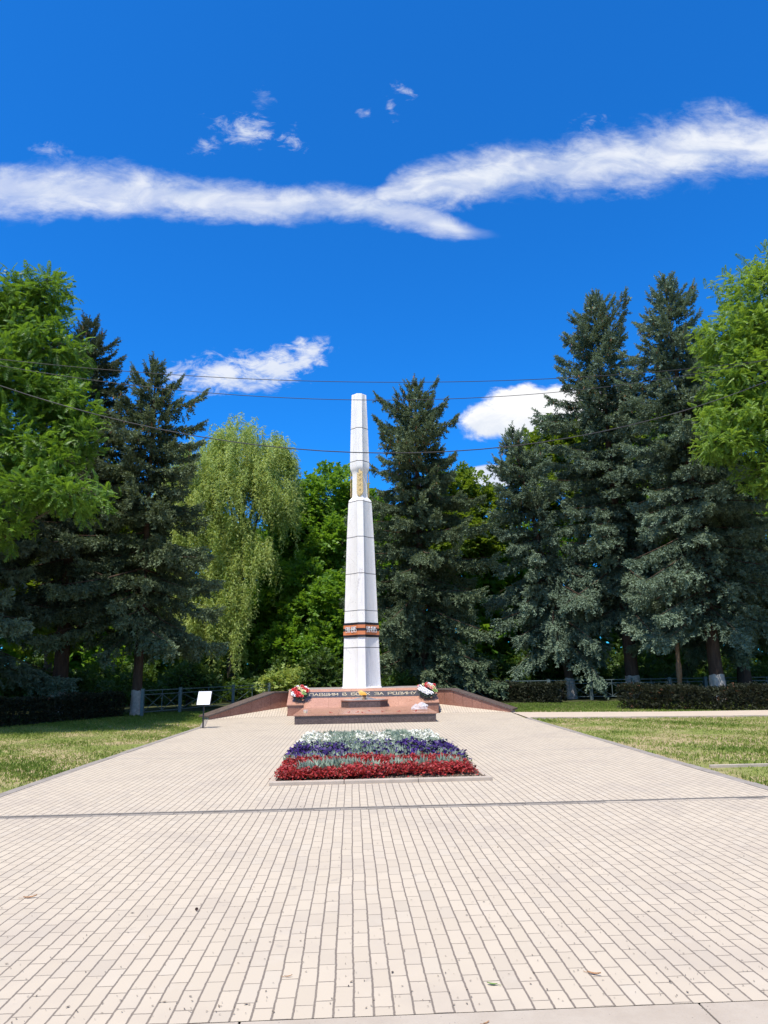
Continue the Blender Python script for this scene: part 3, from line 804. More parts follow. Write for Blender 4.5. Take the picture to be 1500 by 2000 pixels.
# ribbon band
rib = MB(); zb = [3.09, 3.19, 3.35, 3.47, 3.61, 3.71]; prev = None
cols = [0, 1, 0, 1, 0]
ring = []
for z in zb:
    Rr, wd, con = RW(z); s = section(Rr, wd + .01, con, 0.035); ring.append([(x, y, z - .972) for x, y in s])
n = len(ring[0])
for r_ in ring: rib.v += r_
for k in range(5):
    for i in range(n):
        rib.f.append((k * n + i, k * n + (i + 1) % n, (k + 1) * n + (i + 1) % n, (k + 1) * n + i)); rib.mi.append(cols[k])
for z, kk in ((0, 0), (5, 5)):
    Rr, wd, con = RW(zb[z]); s = section(Rr, wd, con, -0.02); st = len(rib.v); rib.v += [(x, y, zb[z] - .972) for x, y in s]
    for i in range(n): rib.f.append((kk * n + i, kk * n + (i + 1) % n, st + (i + 1) % n, st + i)); rib.mi.append(0)
ribo = rib.build('ribbon_band', [M['black'], M['orange']], ob, smooth=28)
# dates, one on each visible diagonal panel
Rr, wd, con = RW(3.4); Rr += .035
for sg in (-1, 1):
    p_in = Vector((sg * wd, -Rr, 0)); p_out = Vector((sg * Rr, -wd, 0))
    a, b = (p_out, p_in) if sg < 0 else (p_in, p_out)
    uxv = (b - a).normalized(); nv = Vector((sg, -1, 0)).normalized(); Lp = (b - a).length
    mb = MB()
    write(mb, '1941-1945', a + uxv * 0.07 + Vector((0, 0, 3.305 - .972)) - nv * (con - 0.012), uxv, (0, 0, 1), nv, 0.070, 0.225, 0.022, 0.021, 0.03)
    mb.build('date_numerals', M['digit'], ribo)
# wheat ears, one on each cut-back rib
def ear_mb():
    mb = MB()
    def grain(c, d, L, wdt):
        c = Vector(c); d = Vector(d).normalized(); s = d.cross(Vector((0, 1, 0))).normalized(); y = Vector((0, -1, 0))
        ringp = []
        for t, k in ((0, .25), (.3, 1), (.6, .85), (.85, .4)):
            ringp.append([c + d * L * t + s * wdt * k * math.cos(q * PI / 3) + y * wdt * .8 * k * math.sin(q * PI / 3) for q in range(6)])
        vv = [p for r in ringp for p in r] + [c + d * L * 1.08]
        ff = []
        for i in range(3):
            for q in range(6): ff.append((i * 6 + q, i * 6 + (q + 1) % 6, (i + 1) * 6 + (q + 1) % 6, (i + 1) * 6 + q))
        ff += [(18 + q, 18 + (q + 1) % 6, 24) for q in range(6)] + [tuple(range(5, -1, -1))]
        mb.add(vv, ff)
    H = 1.30
    mb.tube([(0, 0, 0), (0, -.02, .35), (0, -.02, H * .9)], [.022, .022, .012], 6)
    for i in range(9):
        z = 0.02 + i * 0.118
        k = 1.0 - 0.02 * i
        grain((-.02, -.02, z), (-.50, -.10, 1), .26 * k, .042)
        grain((.02, -.02, z + .055), (.50, -.10, 1), .26 * k, .042)
        if i % 2 == 0: grain((0, -.045, z + .03), (.03, -.12, 1), .24 * k, .04)
    grain((0, -.02, 1.04), (-.12, 0, 1), .26, .032); grain((0.02, -.02, 1.02), (.16, 0, 1), .24, .032); grain((0, -.02, 1.1), (0, 0, 1), .28, .03)
    return mb
first = None
for q in range(4):
    a = q * PI / 2
    if first is None:
        e = ear_mb().build('wheat_ear', M['gold'], ob, smooth=50); first = e
    else:
        e = link(first.copy()); e.parent = ob
    e.location = (math.sin(a) * .385, -math.cos(a) * .385, 9.33 - .972); e.rotation_euler = (0, 0, a); e.scale = (1.12, .6, 1.0)

# ------------------------------------------------------------------ wreaths
def rosette(mb, c, n, r, rng, mi=0, k=7):
    c = Vector(c); n = Vector(n).normalized(); u = n.cross(Vector((0.3, 0.5, 0.9))).normalized(); v = n.cross(u)
    for ring_, (rad, lift, m) in enumerate(((1.0, .25, k), (.68, .55, k - 2), (.35, .85, 4))):
        for i in range(m):
            a = 2 * PI * (i + rng.random() * .5) / m + ring_
            d = u * math.cos(a) + v * math.sin(a); s = n.cross(d)
            w_ = r * .55 * (1 - .2 * ring_)
            b0 = c + n * r * lift * .3
            mb.add([b0, c + d * r * rad * .6 + s * w_ * .6 + n * r * lift * .8, c + d * r * rad + n * r * (lift - .1), c + d * r * rad * .6 - s * w_ * .6 + n * r * lift * .8], [(0, 1, 2, 3)], mi)
def wreath(pos, label, spec, seed, rz):
    rng = random.Random(seed)
    t = thing('wreath', pos, label, 'wreath', 'wreaths propped on wire stands', rz)
    tilt = R(50)                                             # leans back onto the slope
    uy_ = Vector((0, math.sin(tilt), math.cos(tilt))); un = Vector((0, -math.cos(tilt), math.sin(tilt))); uxv = Vector((1, 0, 0))
    C0 = Vector((0, .02, .24))
    A, Bv = .36, .36
    mb = MB()
    pts = []
    for i in range(33):
        a = 2 * PI * i / 32; pts.append(C0 + uxv * A * .66 * math.cos(a) + uy_ * Bv * .66 * math.sin(a))
    mb.tube(pts, .075, 8, cap=False)
    q = []
    for i in range(420):
        a = rng.uniform(0, 2 * PI); r_ = rng.uniform(.42, 1.0)
        p = C0 + uxv * A * r_ * math.cos(a) + uy_ * Bv * r_ * math.sin(a) + un * rng.uniform(.0, .10)
        d = (uxv * math.cos(a) + uy_ * math.sin(a) + un * rng.uniform(-.1, .9)).normalized() * rng.uniform(.05, .10)
        s = d.cross(un).normalized() * .014
        mb.add([p, p + d * .5 + s, p + d, p + d * .5 - s], [(0, 1, 2, 3)])
    mb.build('evergreen_ring', M['wreathgreen'], t)
    for nm, mat, pts_, r_ in spec:
        proto = MB(); rosette(proto, (0, 0, 0), un, r_, rng)
        po = None
        for (u, v) in pts_:
            if po is None: o = proto.build(nm, mat, t); po = o
            else: o = link(po.copy()); o.parent = t
            o.location = C0 + uxv * A * u + uy_ * Bv * v + un * (.10 + rng.uniform(0, .03))
            s_ = rng.uniform(.85, 1.15); o.scale = (s_, s_, s_)
    for sx in (-.2, .2):
        mb = MB(); mb.tube([C0 + uxv * sx * .6 - uy_ * .25 - un * .03, Vector((sx, -.16, -.05))], .008, 6); mb.build('leg', M['wire'], t)
    mb = MB(); mb.tube([C0 + uy_ * .1 - un * .08, Vector((0, .16, .10))], .008, 6); mb.build('back_stay', M['wire'], t)
    return t
rng = random.Random(11)
def band_pts(x0, y0, x1, y1, n, j=.08):
    return [(x0 + (x1 - x0) * i / (n - 1) + rng.uniform(-j, j), y0 + (y1 - y0) * i / (n - 1) + rng.uniform(-j, j)) for i in range(n)]
W1 = [('red_carnation', M['petalred'], band_pts(-.75, .35, .2, -.6, 8) + band_pts(-.8, .05, -.1, -.65, 6) + band_pts(.15, .85, .85, .1, 7) + band_pts(-.35, .7, -.6, .45, 3), .085),
      ('white_bloom', M['petalwhite'], band_pts(-.85, -.2, -.55, -.55, 3) + band_pts(.5, .75, .75, .5, 3) + band_pts(-.25, .85, .05, .9, 2), .075),
      ('pink_bloom', M['petalpink'], band_pts(-.45, .6, .2, .55, 4), .085), ('cream_lily', M['petalcream'], band_pts(-.15, .55, .45, .1, 4), .095), ('green_bloom', M['petalgreen'], band_pts(.3, -.05, .5, -.45, 4), .075)]
W2 = [('white_carnation', M['petalwhite'], band_pts(-.75, .45, .35, -.55, 8, .05) + band_pts(-.85, .1, -.05, -.6, 7, .05) + band_pts(.2, .85, .65, .65, 4, .05), .09),
      ('red_carnation', M['petalred'], band_pts(-.2, .75, .1, .95, 3, .04) + [(-.85, .55), (.85, .6), (.8, .72), (-.05, .55)], .085),
      ('pink_bloom', M['petalpink'], band_pts(.1, .6, .75, .1, 5), .085), ('cream_lily', M['petalcream'], band_pts(-.3, .8, .6, .45, 4), .08), ('green_bloom', M['petalgreen'], band_pts(.75, .1, .9, -.35, 4, .05), .085)]
wreath((-2.03, 29.18, .575), 'wreath of mostly red carnations with cream lilies propped before the start of the inscription', W1, 3, 0.0)
wreath((3.03, 29.18, .575), 'wreath with bands of white carnations propped past the end of the inscription', W2, 4, 0.0)

# offerings on the plinth shelf
mb = MB(); rosette(mb, (0, 0, .01), (0, 0, 1), .045, rng); mb.tube([(0, 0, .012), (.10, .05, .006)], .005, 5)
first = None
for i, (x, y) in enumerate([(-.72, 24.7), (-.07, 24.62), (.22, 24.72), (.60, 25.3), (1.02, 24.75), (1.62, 24.72), (2.15, 24.5), (.35, 24.3), (2.2, 24.95)]):
    if first is None: o = mb.build('loose_carnation', M['petalred']); first = o
    else: o = link(first.copy())
    o.location = (x, y, .311); o.rotation_euler = (0, 0, i * 1.7)
    tag(o, 'small red carnation lying along the front of the granite shelf', 'carnation', 'loose carnations along the granite shelf')
t = thing('candle_holder', (-1.55, 25.0, .311), 'small round glass candle holder near the wreath with red carnations', 'candle')
mb = MB(); mb.tube([(0, 0, 0), (0, 0, .015), (0, 0, .10), (0, 0, .105)], [.07, .075, .085, .08], 14); mb.build('glass_cup', M['film'], t, smooth=40)
mb = MB(); mb.tube([(0, 0, .005), (0, 0, .06)], .05, 12); mb.build('wax', M['petalcream'], t, smooth=40)
t = thing('bouquet', (2.35, 25.2, .311), 'bouquet in crumpled clear film lying at the shelf corner below the white wreath', 'bouquet')
mb = MB(); rg = random.Random(8)
for k in range(2):
    prev = None
    for i in range(8):
        s = i / 7; r_ = .05 + .11 * math.sin(s * 2.6)
        ringp = [Vector((-.3 + .55 * s, r_ * math.cos(a) * rg.uniform(.8, 1.15) + k * .03, .03 + max(0, .4 + math.sin(a)) * r_ * rg.uniform(.7, 1.2))) for a in [2 * PI * j / 11 for j in range(11)]]
        st = len(mb.v); mb.v += [tuple(p) for p in ringp]
        if prev is not None:
            for j in range(11): mb.f.append((prev + j, prev + (j + 1) % 11, st + (j + 1) % 11, st + j)); mb.mi.append(0)
        prev = st
mb.build('film_wrap', M['film'], t)
mb = MB()
for i in range(5): rosette(mb, (.15 + rg.uniform(-.05, .08), rg.uniform(-.1, .12), .13 + rg.uniform(0, .04)), (.3, -.3, 1), .06, rg)
mb.build('bloom', M['petalwhite'], t)

# ------------------------------------------------------------------ information board
t = thing('information_board', (-4.66, 23.46, 0), 'small tilted white information board on a single black post at the lawn edge', 'sign', None, R(-6))
mb = MB(); mb.box(-.02, .02, -.02, .02, -.03, .80); mb.build('post', M['blackmetal'], t)
mb = MB(); mb.box(-.10, .10, -.07, .07, 0.0, .012); mb.build('base_plate', M['blackmetal'], t, bevel=.003)
mb = MB()
tl = R(24); by = Vector((0, math.sin(tl), math.cos(tl))); bn = Vector((0, -math.cos(tl), math.sin(tl))); bc = Vector((.02, -.02, .90))
def slab(mb, c, hw, hh, d0, d1):
    q = [c + Vector((sx * hw, 0, 0)) + by * sy * hh for sx, sy in ((-1, -1), (1, -1), (1, 1), (-1, 1))]
    mb.hexa([p + bn * d0 for p in q], [p + bn * d1 for p in q])
slab(mb, bc, .225, .235, 0, .03); fr_ = mb.build('frame', M['blackmetal'], t, bevel=.006)
mb = MB(); slab(mb, bc, .205, .215, .031, .036); mb.build('panel', M['whiteboard'], fr_)

# ------------------------------------------------------------------ fences
def fence(name, pts, label, hts, post_w=.09):
    t = thing(name, (pts[0][0], pts[0][1], 0), label, 'fence')
    o0 = Vector((pts[0][0], pts[0][1], 0)); pm = None
    V = [Vector((x, y, 0)) - o0 for x, y in pts]
    for i, p in enumerate(V):
        h = hts + .06
        mb = MB(); mb.box(-post_w / 2, post_w / 2, -post_w / 2, post_w / 2, -.05, h); mb.box(-post_w / 2 - .01, post_w / 2 + .01, -post_w / 2 - .01, post_w / 2 + .01, h, h + .015)
        if pm is None: o = mb.build('post', M['fence'], t); pm = o
        else: o = link(pm.copy()); o.parent = t
        o.location = p
    for a, b in zip(V, V[1:]):
        mb = MB(); d = (b - a).normalized(); a2 = a + d * post_w / 2; b2 = b - d * post_w / 2; md = (a2 + b2) / 2
        z1, z2, z3 = .14, hts - .17, hts
        for z in (z1, z2, z3): mb.bar(a2 + Vector((0, 0, z)), b2 + Vector((0, 0, z)), .03, .035)
        mb.bar(md + Vector((0, 0, z1)), md + Vector((0, 0, z3)), .028)
        for p, q in ((a2, md), (md, b2)):
            mb.bar(p + Vector((0, 0, z1 + .02)), q + Vector((0, 0, z2 - .02)), .016, .02); mb.bar(p + Vector((0.012, 0.012, z2 - .02)), q + Vector((0.012, 0.012, z1 + .02)), .016, .02)
        mb.build('lattice_panel', M['fence'], t)
    return t
fence('metal_fence', [(-8.75, 31.2), (-7.74, 33.6), (-6.13, 38.4), (-4.75, 42.6), (-3.4, 46.8), (-2.0, 51)], 'low grey-green metal fence with crossed bars running back behind the information board', 1.02, .13)
fence('metal_fence', [(6.2, 39.6), (8.43, 39.2), (10.61, 38.9), (12.8, 38.6), (15.0, 38.3), (16.9, 38.1), (18.75, 37.9), (20.8, 37.6), (22.9, 37.3), (25, 37)], 'low grey metal fence with crossed bars half hidden by the hedge under the tall spruces', 1.0, .16)

# ------------------------------------------------------------------ cables
def cable(pts, r, label):
    ys = [p[0] for p in pts]
    A = np.array([p[0] for p in pts]); Z = np.array([p[1] for p in pts]); co = np.polyfit(A, Z, 2)
    Y = pts[0][2]
    mb = MB(); P = []
    for x in np.linspace(-26, 28, 90):
        P.append((x, Y + 0.03 * x, float(np.polyval(co, x)) * (1 + .03 * x / Y) - 0.03 * x / Y * H_CAM))
    mb.tube(P, r, 6)
    tag(mb.build('overhead_cable', M['cable'], None, smooth=60), label, 'cable', 'cables strung across above the plaza')
cable([(-8.25, 9.0, 16), (-5.38, 8.75, 16), (.22, 8.43, 16), (4.97, 8.54, 16), (10.43, 9.03, 16)], .0075, 'topmost thin overhead cable passing just above the obelisk tip')
cable([(-9.27, 9.77, 18), (-5.89, 9.2, 18), (-4.67, 9.08, 18), (.52, 8.78, 18), (5.85, 9.02, 18), (10.23, 9.64, 18)], .0085, 'middle thin overhead cable crossing the top of the obelisk')
cable([(-6.66, 7.17, 13), (-4.98, 6.55, 13), (-3.33, 6.08, 13), (-1.2, 5.82, 13), (.36, 5.73, 13), (2.14, 5.76, 13), (4.15, 6.02, 13), (6.24, 6.49, 13), (8.4, 7.09, 13)], .0095, 'lowest and most sagging overhead cable crossing the obelisk above its wheat ear')

# ------------------------------------------------------------------ trees
def trunk_mb(mb, base, top, r0_, r1_, rng, n=10, seg=9, wob=.08):
    b = Vector(base); t_ = Vector(top); pts = []; rd = []
    for i in range(seg + 1):
        s = i / seg; p = b.lerp(t_, s) + Vector((rng.uniform(-1, 1), rng.uniform(-1, 1), 0)) * wob * (0 if i == 0 else 1)
        pts.append(p); rd.append(r0_ + (r1_ - r0_) * s + (r0_ * .35 * max(0, 1 - s * seg) if i < 1 else 0))
    mb.tube(pts, rd, n)

def spruce(bx, by_, Hh, Rr, zlow, seed, label, mat, lean=(0, 0), droop=.35, dens=1.0, whitewash=0, cones=0, tr=.27, power=.56, sect=None, cat='spruce tree', group='spruces around the memorial'):
    rng = np.random.default_rng(seed); rg = random.Random(seed)
    t = thing('spruce_tree', (bx, by_, -0.03), label, 'spruce', group)
    ax = lambda z: np.stack([lean[0] * (z / Hh) ** 1.2, lean[1] * (z / Hh) ** 1.2, z], -1)
    mb = MB()
    trp = [tuple(ax(np.array(Hh * s))) for s in np.linspace(0, 1, 14)]
    mb.tube(trp, [tr * (1.12 if s == 0 else 1) * (1 - .93 * s) + .012 for s in np.linspace(0, 1, 14)], 10)
    # branches
    zz = []; pp_ = []; z = Hh - .35; off = 0.0
    while z > zlow:
        tt = (Hh - z) / (Hh - zlow)
        nb = int(rng.integers(4, 6) + (1 if tt > .25 else 0)); off += 1.1
        for k in range(nb):
            zz.append(z + rng.uniform(-.14, .14)); pp_.append(off + 2 * PI * k / nb + rng.uniform(-.35, .35))
        z -= (.36 + .42 * min(1, tt * 2.2)) * rng.uniform(.85, 1.2) / dens
    zz = np.clip(np.array(zz), zlow * .9, Hh - .1); nbr = len(zz)
    tt = (Hh - zz) / (Hh - zlow)
    ph = np.array(pp_)
    L = Rr * (tt ** power) * (1 - .15 * tt ** 4) * np.clip((Hh - zz) / 1.8, .35, 1) * rng.uniform(.60, 1.12, nbr) + .12
    L *= 1 + .22 * np.sin(ph * 2 + seed) * np.sin(zz * .8 + seed * 1.7) + .12 * np.sin(ph * 5 + zz * 1.9)
    if sect is not None:
        L *= sect(ph, zz)
    aa = np.interp(tt, [0, .06, .15, .35, .7, 1], [1.2, .75, .42, .10, -.14, -.28]) + rng.normal(0, .10, nbr)
    bb = np.interp(tt, [0, .3, 1], [-.10, -.14, -.24]) - .35 * droop * tt
    cc = .22
    P = []; D = []; Zh = []; S = []; TI = []
    rad = np.stack([np.cos(ph), np.sin(ph), np.zeros(nbr)], -1)
    side = np.stack([-np.sin(ph), np.cos(ph), np.zeros(nbr)], -1)
    org = ax(zz)
    for i in range(nbr):
        l = L[i]
        nt_ = int((l * 22 + l * l * 8) * dens) + 8
        s = 1 - .90 * rng.uniform(0, 1, nt_) ** .9
        W = np.minimum(.26 * l, .70) * np.minimum(1, (1 - s) * 1.7 + .08)
        u = rng.uniform(-1, 1, nt_) * W
        zo = l * (aa[i] * s + bb[i] * s ** 2 + cc * s ** 4) - np.abs(u) * (.25 + .55 * droop * tt[i]) - np.abs(rng.normal(0, .10, nt_)) * (1 + 2.5 * droop * tt[i])
        pos = org[i] + rad[i] * (l * s)[:, None] + side[i] * u[:, None]; pos[:, 2] += zo
        slope = aa[i] + 2 * bb[i] * s + 4 * cc * s ** 3
        T = rad[i][None] * np.ones((nt_, 1)); T = np.concatenate([T[:, :2], slope[:, None]], 1); T = nrm(T)
        sg = np.where(u > 0, 1.0, -1.0); an = rng.uniform(.1, 1.0, nt_) * np.clip(np.abs(u) / .25, .4, 1.2)
        hang = rng.uniform(0, 1, nt_) < (.06 + .42 * min(1, tt[i] * 1.5)) * (droop + .25)
        dr = np.where(hang, rng.uniform(.8, 2.4, nt_), rng.uniform(-.30, .25, nt_) + droop * .35 * tt[i])
        d = T * np.cos(an)[:, None] + side[i][None] * (np.sin(an) * sg)[:, None]
        d[:, 2] -= dr
        ln = (.27 + .13 * min(1, l / 2)) * rng.uniform(.7, 1.45, nt_)
        P.append(pos); D.append(d); S.append(ln)
        Zh.append(rng.normal(0, .6, (nt_, 3)) + np.array([0, 0, 1.]))
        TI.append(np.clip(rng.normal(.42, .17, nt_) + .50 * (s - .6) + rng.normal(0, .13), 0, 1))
        # leading tip
        st = nrm(np.array([[rad[i][0], rad[i][1], aa[i] + 2 * bb[i] + 4 * cc]]))
        e = org[i] + rad[i] * l; e[2] += l * (aa[i] + bb[i] + cc)
        P.append(np.stack([e - st[0] * .12, e + st[0] * .10, e - st[0] * .3])); D.append(np.repeat(st, 3, 0) + rng.normal(0, .15, (3, 3))); S.append(rng.uniform(.26, .42, 3)); Zh.append(np.array([[0, 0, 1.]] * 3)); TI.append(np.array([.7] * 3))
        if l > .8:
            mb.tube([tuple(org[i]), tuple(org[i] + rad[i] * l * .5 + np.array([0, 0, l * (aa[i] * .5 + bb[i] * .25 + cc * .06) - .04])), tuple(e + np.array([0, 0, -.05]))], [.010 + .009 * l, .007 + .004 * l, .004], 4, cap=False)
    # leader
    P.append(np.array([[lean[0], lean[1], Hh - .45]] * 3)); D.append(np.array([[0.02, 0, 1.], [0, .3, 1], [.3, 0, 1]])); S.append(np.array([.85, .5, .5])); Zh.append(np.array([[1., 0, 0], [0, 1, 0], [0, 1, .1]])); TI.append(np.array([.6] * 3))
    P = np.concatenate(P); D = np.concatenate(D); S = np.concatenate(S); Zh = np.concatenate(Zh); TI = np.concatenate(TI)
    bad = np.abs(nrm(D)[:, 2]) > .93
    Zh[bad] = rng.normal(0, 1, (bad.sum(), 3)) * np.array([1, 1, .1])
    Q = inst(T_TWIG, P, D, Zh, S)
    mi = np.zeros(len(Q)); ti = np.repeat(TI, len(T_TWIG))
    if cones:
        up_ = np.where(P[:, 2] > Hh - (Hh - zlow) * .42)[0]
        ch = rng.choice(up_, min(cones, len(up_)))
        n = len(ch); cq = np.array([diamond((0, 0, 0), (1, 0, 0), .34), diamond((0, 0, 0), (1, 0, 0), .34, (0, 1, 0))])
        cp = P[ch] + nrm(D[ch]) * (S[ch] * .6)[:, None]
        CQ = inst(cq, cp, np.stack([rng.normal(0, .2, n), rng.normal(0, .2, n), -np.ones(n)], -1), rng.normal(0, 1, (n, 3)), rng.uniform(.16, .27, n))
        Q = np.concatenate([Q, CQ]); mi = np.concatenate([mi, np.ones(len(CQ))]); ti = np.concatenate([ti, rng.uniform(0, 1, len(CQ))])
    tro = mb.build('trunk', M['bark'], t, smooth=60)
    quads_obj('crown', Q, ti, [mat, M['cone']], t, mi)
    if whitewash:
        wb = MB(); k = 14
        for i in range(k + 1):
            s = i / k; z = whitewash * s
            c = ax(np.array(z)); rad_ = np.interp(z / Hh, np.linspace(0, 1, 14), [tr * (1.12 if q == 0 else 1) * (1 - .93 * q) + .012 for q in np.linspace(0, 1, 14)]) + .012
            wb.v += [(c[0] + rad_ * math.cos(a) * rg.uniform(.97, 1.04), c[1] + rad_ * math.sin(a) * rg.uniform(.97, 1.04), z + (rg.uniform(-.03, .05) if i == k else 0)) for a in [2 * PI * j / 16 for j in range(16)]]
            if i:
                for j in range(16): wb.f.append(((i - 1) * 16 + j, (i - 1) * 16 + (j + 1) % 16, i * 16 + (j + 1) % 16, i * 16 + j)); wb.mi.append(0)
        wb.build('whitewash_band', M['whitewash'], tro, smooth=60)
    return t

def lobes_points(lobes, dens, rng, shell=(.62, 1.04), zsq=1.0):
    P = []; N = []
    for (x, y, z, rx, ry, rz) in lobes:
        n = int(dens * (rx * ry + rx * rz + ry * rz) / 3)
        d = nrm(rng.normal(0, 1, (n, 3)))
        lump = 1 + .16 * np.sin(d[:, 0] * 7 + x * 3) * np.sin(d[:, 1] * 6 + y) + .12 * np.sin(d[:, 2] * 9 + z * 2)
        r_ = rng.uniform(shell[0] ** 2, shell[1] ** 2, n) ** .5 * lump
        P.append(np.array([x, y, z]) + d * r_[:, None] * np.array([rx, ry, rz])); N.append(nrm(d / np.array([rx, ry, rz])))
    return np.concatenate(P), np.concatenate(N)

def broadleaf(name, bx, by_, lobes, dens, per, tmpl, sc, mat, seed, label, cat, trunk=(.3, .12), tmat='bark2', group=None, shell=(.62, 1.04), upw=.15, rnd=.8, forks=None, hang=0.0):
    """lobes in world coordinates"""
    rng = np.random.default_rng(seed); rg = random.Random(seed)
    t = thing(name, (bx, by_, -0.03), label, cat, group)
    o0 = np.array([bx, by_, -0.03])
    lob = [(l[0] - bx, l[1] - by_, l[2] + .03, *l[3:]) for l in lobes]
    P, Nn = lobes_points(lob, dens, rng, shell)
    n = len(P)
    Pk = np.repeat(P, per, 0); Nk = np.repeat(Nn, per, 0)
    d = Nk * .8 + rng.normal(0, rnd, (n * per, 3)); d[:, 2] += upw
    d = nrm(d); d[:, 2] = d[:, 2] * (1 - hang) - hang
    Zh = np.stack([rng.normal(0, .35, n * per), rng.normal(0, .35, n * per), np.ones(n * per)], -1) + Nk * .3
    pos = Pk + rng.normal(0, .16 if tmpl is T_PIN else .10, Pk.shape)
    ct = np.repeat(rng.normal(.45, .17, n), per)
    ti = np.clip(ct + rng.normal(0, .16, n * per), 0, 1)
    Q = inst(tmpl, pos, d, Zh, rng.uniform(.75, 1.25, n * per) * sc)
    mb = MB()
    cz = np.mean([l[2] for l in lob]); top = max(l[2] for l in lob)
    cxm = float(np.average([l[0] for l in lob], weights=[l[3] ** 2 for l in lob])); cym = float(np.average([l[1] for l in lob], weights=[l[3] ** 2 for l in lob]))
    tz = top * .85
    tpts = []
    for i in range(9):
        s = i / 8; tpts.append(Vector((cxm * s ** 1.5 + rg.uniform(-.1, .1) * (i > 0), cym * s ** 1.5 + rg.uniform(-.1, .1) * (i > 0), tz * s)))
    mb.tube(tpts, [trunk[0] * (1.25 if i == 0 else 1) * (1 - i / 8) + trunk[1] * .3 * (i / 8) + .01 for i in range(9)], 9)
    for l in lob:
        c = Vector(l[:3]); z0 = max(.25 * tz, min(tz * .9, c.z - .6 * math.hypot(c.x - cxm, c.y - cym) - 1.0)); k = min(7, int(z0 / tz * 8)); st = tpts[k]
        md = st.lerp(c, .5) + Vector((0, 0, .25))
        mb.tube([st, md, c], [trunk[1] * .8 + .02, trunk[1] * .5 + .012, .02], 6, cap=False)
        for q in range(14):
            dv = Vector(nrm(rng.normal(0, 1, 3))); e = c + Vector((dv.x * l[3], dv.y * l[4], abs(dv.z) * l[5] if q % 3 else dv.z * l[5])) * .85
            m2 = c.lerp(e, .5) + Vector((rg.uniform(-.2, .2), rg.uniform(-.2, .2), rg.uniform(0, .3)))
            mb.tube([c, m2, e], [.03, .02, .008], 4, cap=False)
    mb.build('trunk', M[tmat], t, smooth=60)
    quads_obj('crown', Q, np.repeat(ti, len(tmpl)), mat, t)
    return t

# left spruces
spruce(-12.75, 32.6, 18.8, 4.3, 4.6, 21, 'tall dark spruce at far left with its thin brown top behind the feathery-leaved tree', M['needleG'], (-.1, .2), .45, 1.0, 1.05, 120, .34)
spruce(-9.23, 32.0, 16.2, 4.1, 3.6, 22, 'dark spruce with a whitewashed trunk standing on the lawn left of the information board', M['needle'], (0, .1), .4, 1.0, 1.05, 140, .21)
spruce(-15.6, 29.5, 11.0, 3.8, 2.2, 23, 'low shaded spruce at the left edge behind the dark hedge', M['needleB'], (.2, 0), .4, .95, .0, 0, .28)
# centre and right spruces
spruce(3.95, 40.0, 18.6, 5.6, 1.3, 24, 'cone-laden spruce standing alone just right of the obelisk', M['needle'], (0, 0), .5, 1.0, 0, 420, .3, .56)
spruce(12.2, 40.0, 15.6, 3.5, 3.0, 25, 'drooping blue spruce with a crooked leaning top left of the tallest spruces', M['needleB'], (-2.6, 0), .95, 1.05, 1.1, 60, .24, .5)
spruce(15.35, 39.2, 23.9, 5.2, 4.7, 26, 'tall blue-green spruce with brown cones at its top and a leaning whitewashed trunk', M['needleB'], (-.3, 0), .5, 1.0, 1.2, 420, .36, .56)
spruce(17.2, 33.6, 21.9, 4.4, 4.5, 27, 'tall spruce beside the bright pinnate-leaved tree on the right, highest of the pointed tops', M['needleB'], (-.3, .1), .5, 1.0, 1.25, 160, .32, .56)
spruce(20.4, 37.0, 20.5, 4.9, 4.0, 28, 'dark spruce in deep shade at the right edge of the wood', M['needle'], (0, 0), .5, .95, 0, 60, .34)

# near pinnate-leaved trees framing the view
Lb = [(-12.4, 24.6, 14.6, 1.7, 1.8, 1.6), (-11.3, 24.4, 15.6, .7, .8, .6), (-14.4, 24.4, 14.2, 2.2, 2.4, 2.2), (-11.0, 24.2, 13.0, 1.3, 1.5, .9), (-12.8, 23.2, 11.7, 2.0, 2.0, 1.1), (-10.6, 23.8, 11.2, 1.2, 1.4, .7), (-9.6, 23.8, 10.7, .8, 1.0, .5), (-9.4, 23.6, 9.5, .8, 1.0, .5),
      (-14.6, 23.0, 9.7, 2.4, 2.4, 1.6), (-11.6, 23.0, 9.4, 1.4, 1.5, .7), (-10.3, 22.8, 8.8, 1.0, 1.2, .5), (-11.9, 22.2, 7.9, 1.1, 1.3, .6), (-8.7, 22.0, 7.1, 1.0, 1.1, .35), (-10.0, 21.9, 7.3, .9, 1.0, .4), (-10.8, 21.8, 6.2, .9, 1.0, .5), (-9.4, 22.6, 8.3, .6, .7, .3), (-13.2, 21.5, 7.2, 1.4, 1.5, .7), (-17.8, 25.5, 13.0, 3.0, 3.0, 2.4), (-18.0, 22.5, 10.0, 2.8, 2.8, 2.0), (-16.2, 27.2, 12.5, 2.2, 2.2, 1.8)]  # last three lobes: unseen crown added to shade the left spruces
broadleaf('broadleaf_tree', -15.2, 23.6, Lb, 84, 8, T_PIN, .35, M['leaf'], 31, 'large green tree with feathery pinnate leaves overhanging the lawn at the left edge', 'tree', (.32, .13), upw=.12, rnd=1.1, shell=(.40, 1.10))
Rb = [(18.9, 28, 17.4, 2.1, 2.1, 2.0), (17.0, 28, 15.6, 1.5, 1.6, 1.1), (20.5, 28, 15, 2.6, 2.6, 2.4), (17.2, 27.6, 13.4, 1.9, 1.8, 1.1), (16.0, 27.4, 11.8, 1.3, 1.4, .8), (17.8, 27, 11.0, 1.6, 1.6, .9), (15.5, 27, 10.5, 1.1, 1.1, .55), (19.6, 27.5, 12, 2.2, 2.2, 1.4),
      (17.2, 26.8, 9.2, 1.3, 1.3, .8), (19.4, 26.6, 8.6, 2.0, 1.8, 1.2), (17.6, 26.5, 7.6, .9, 1.0, .6)]
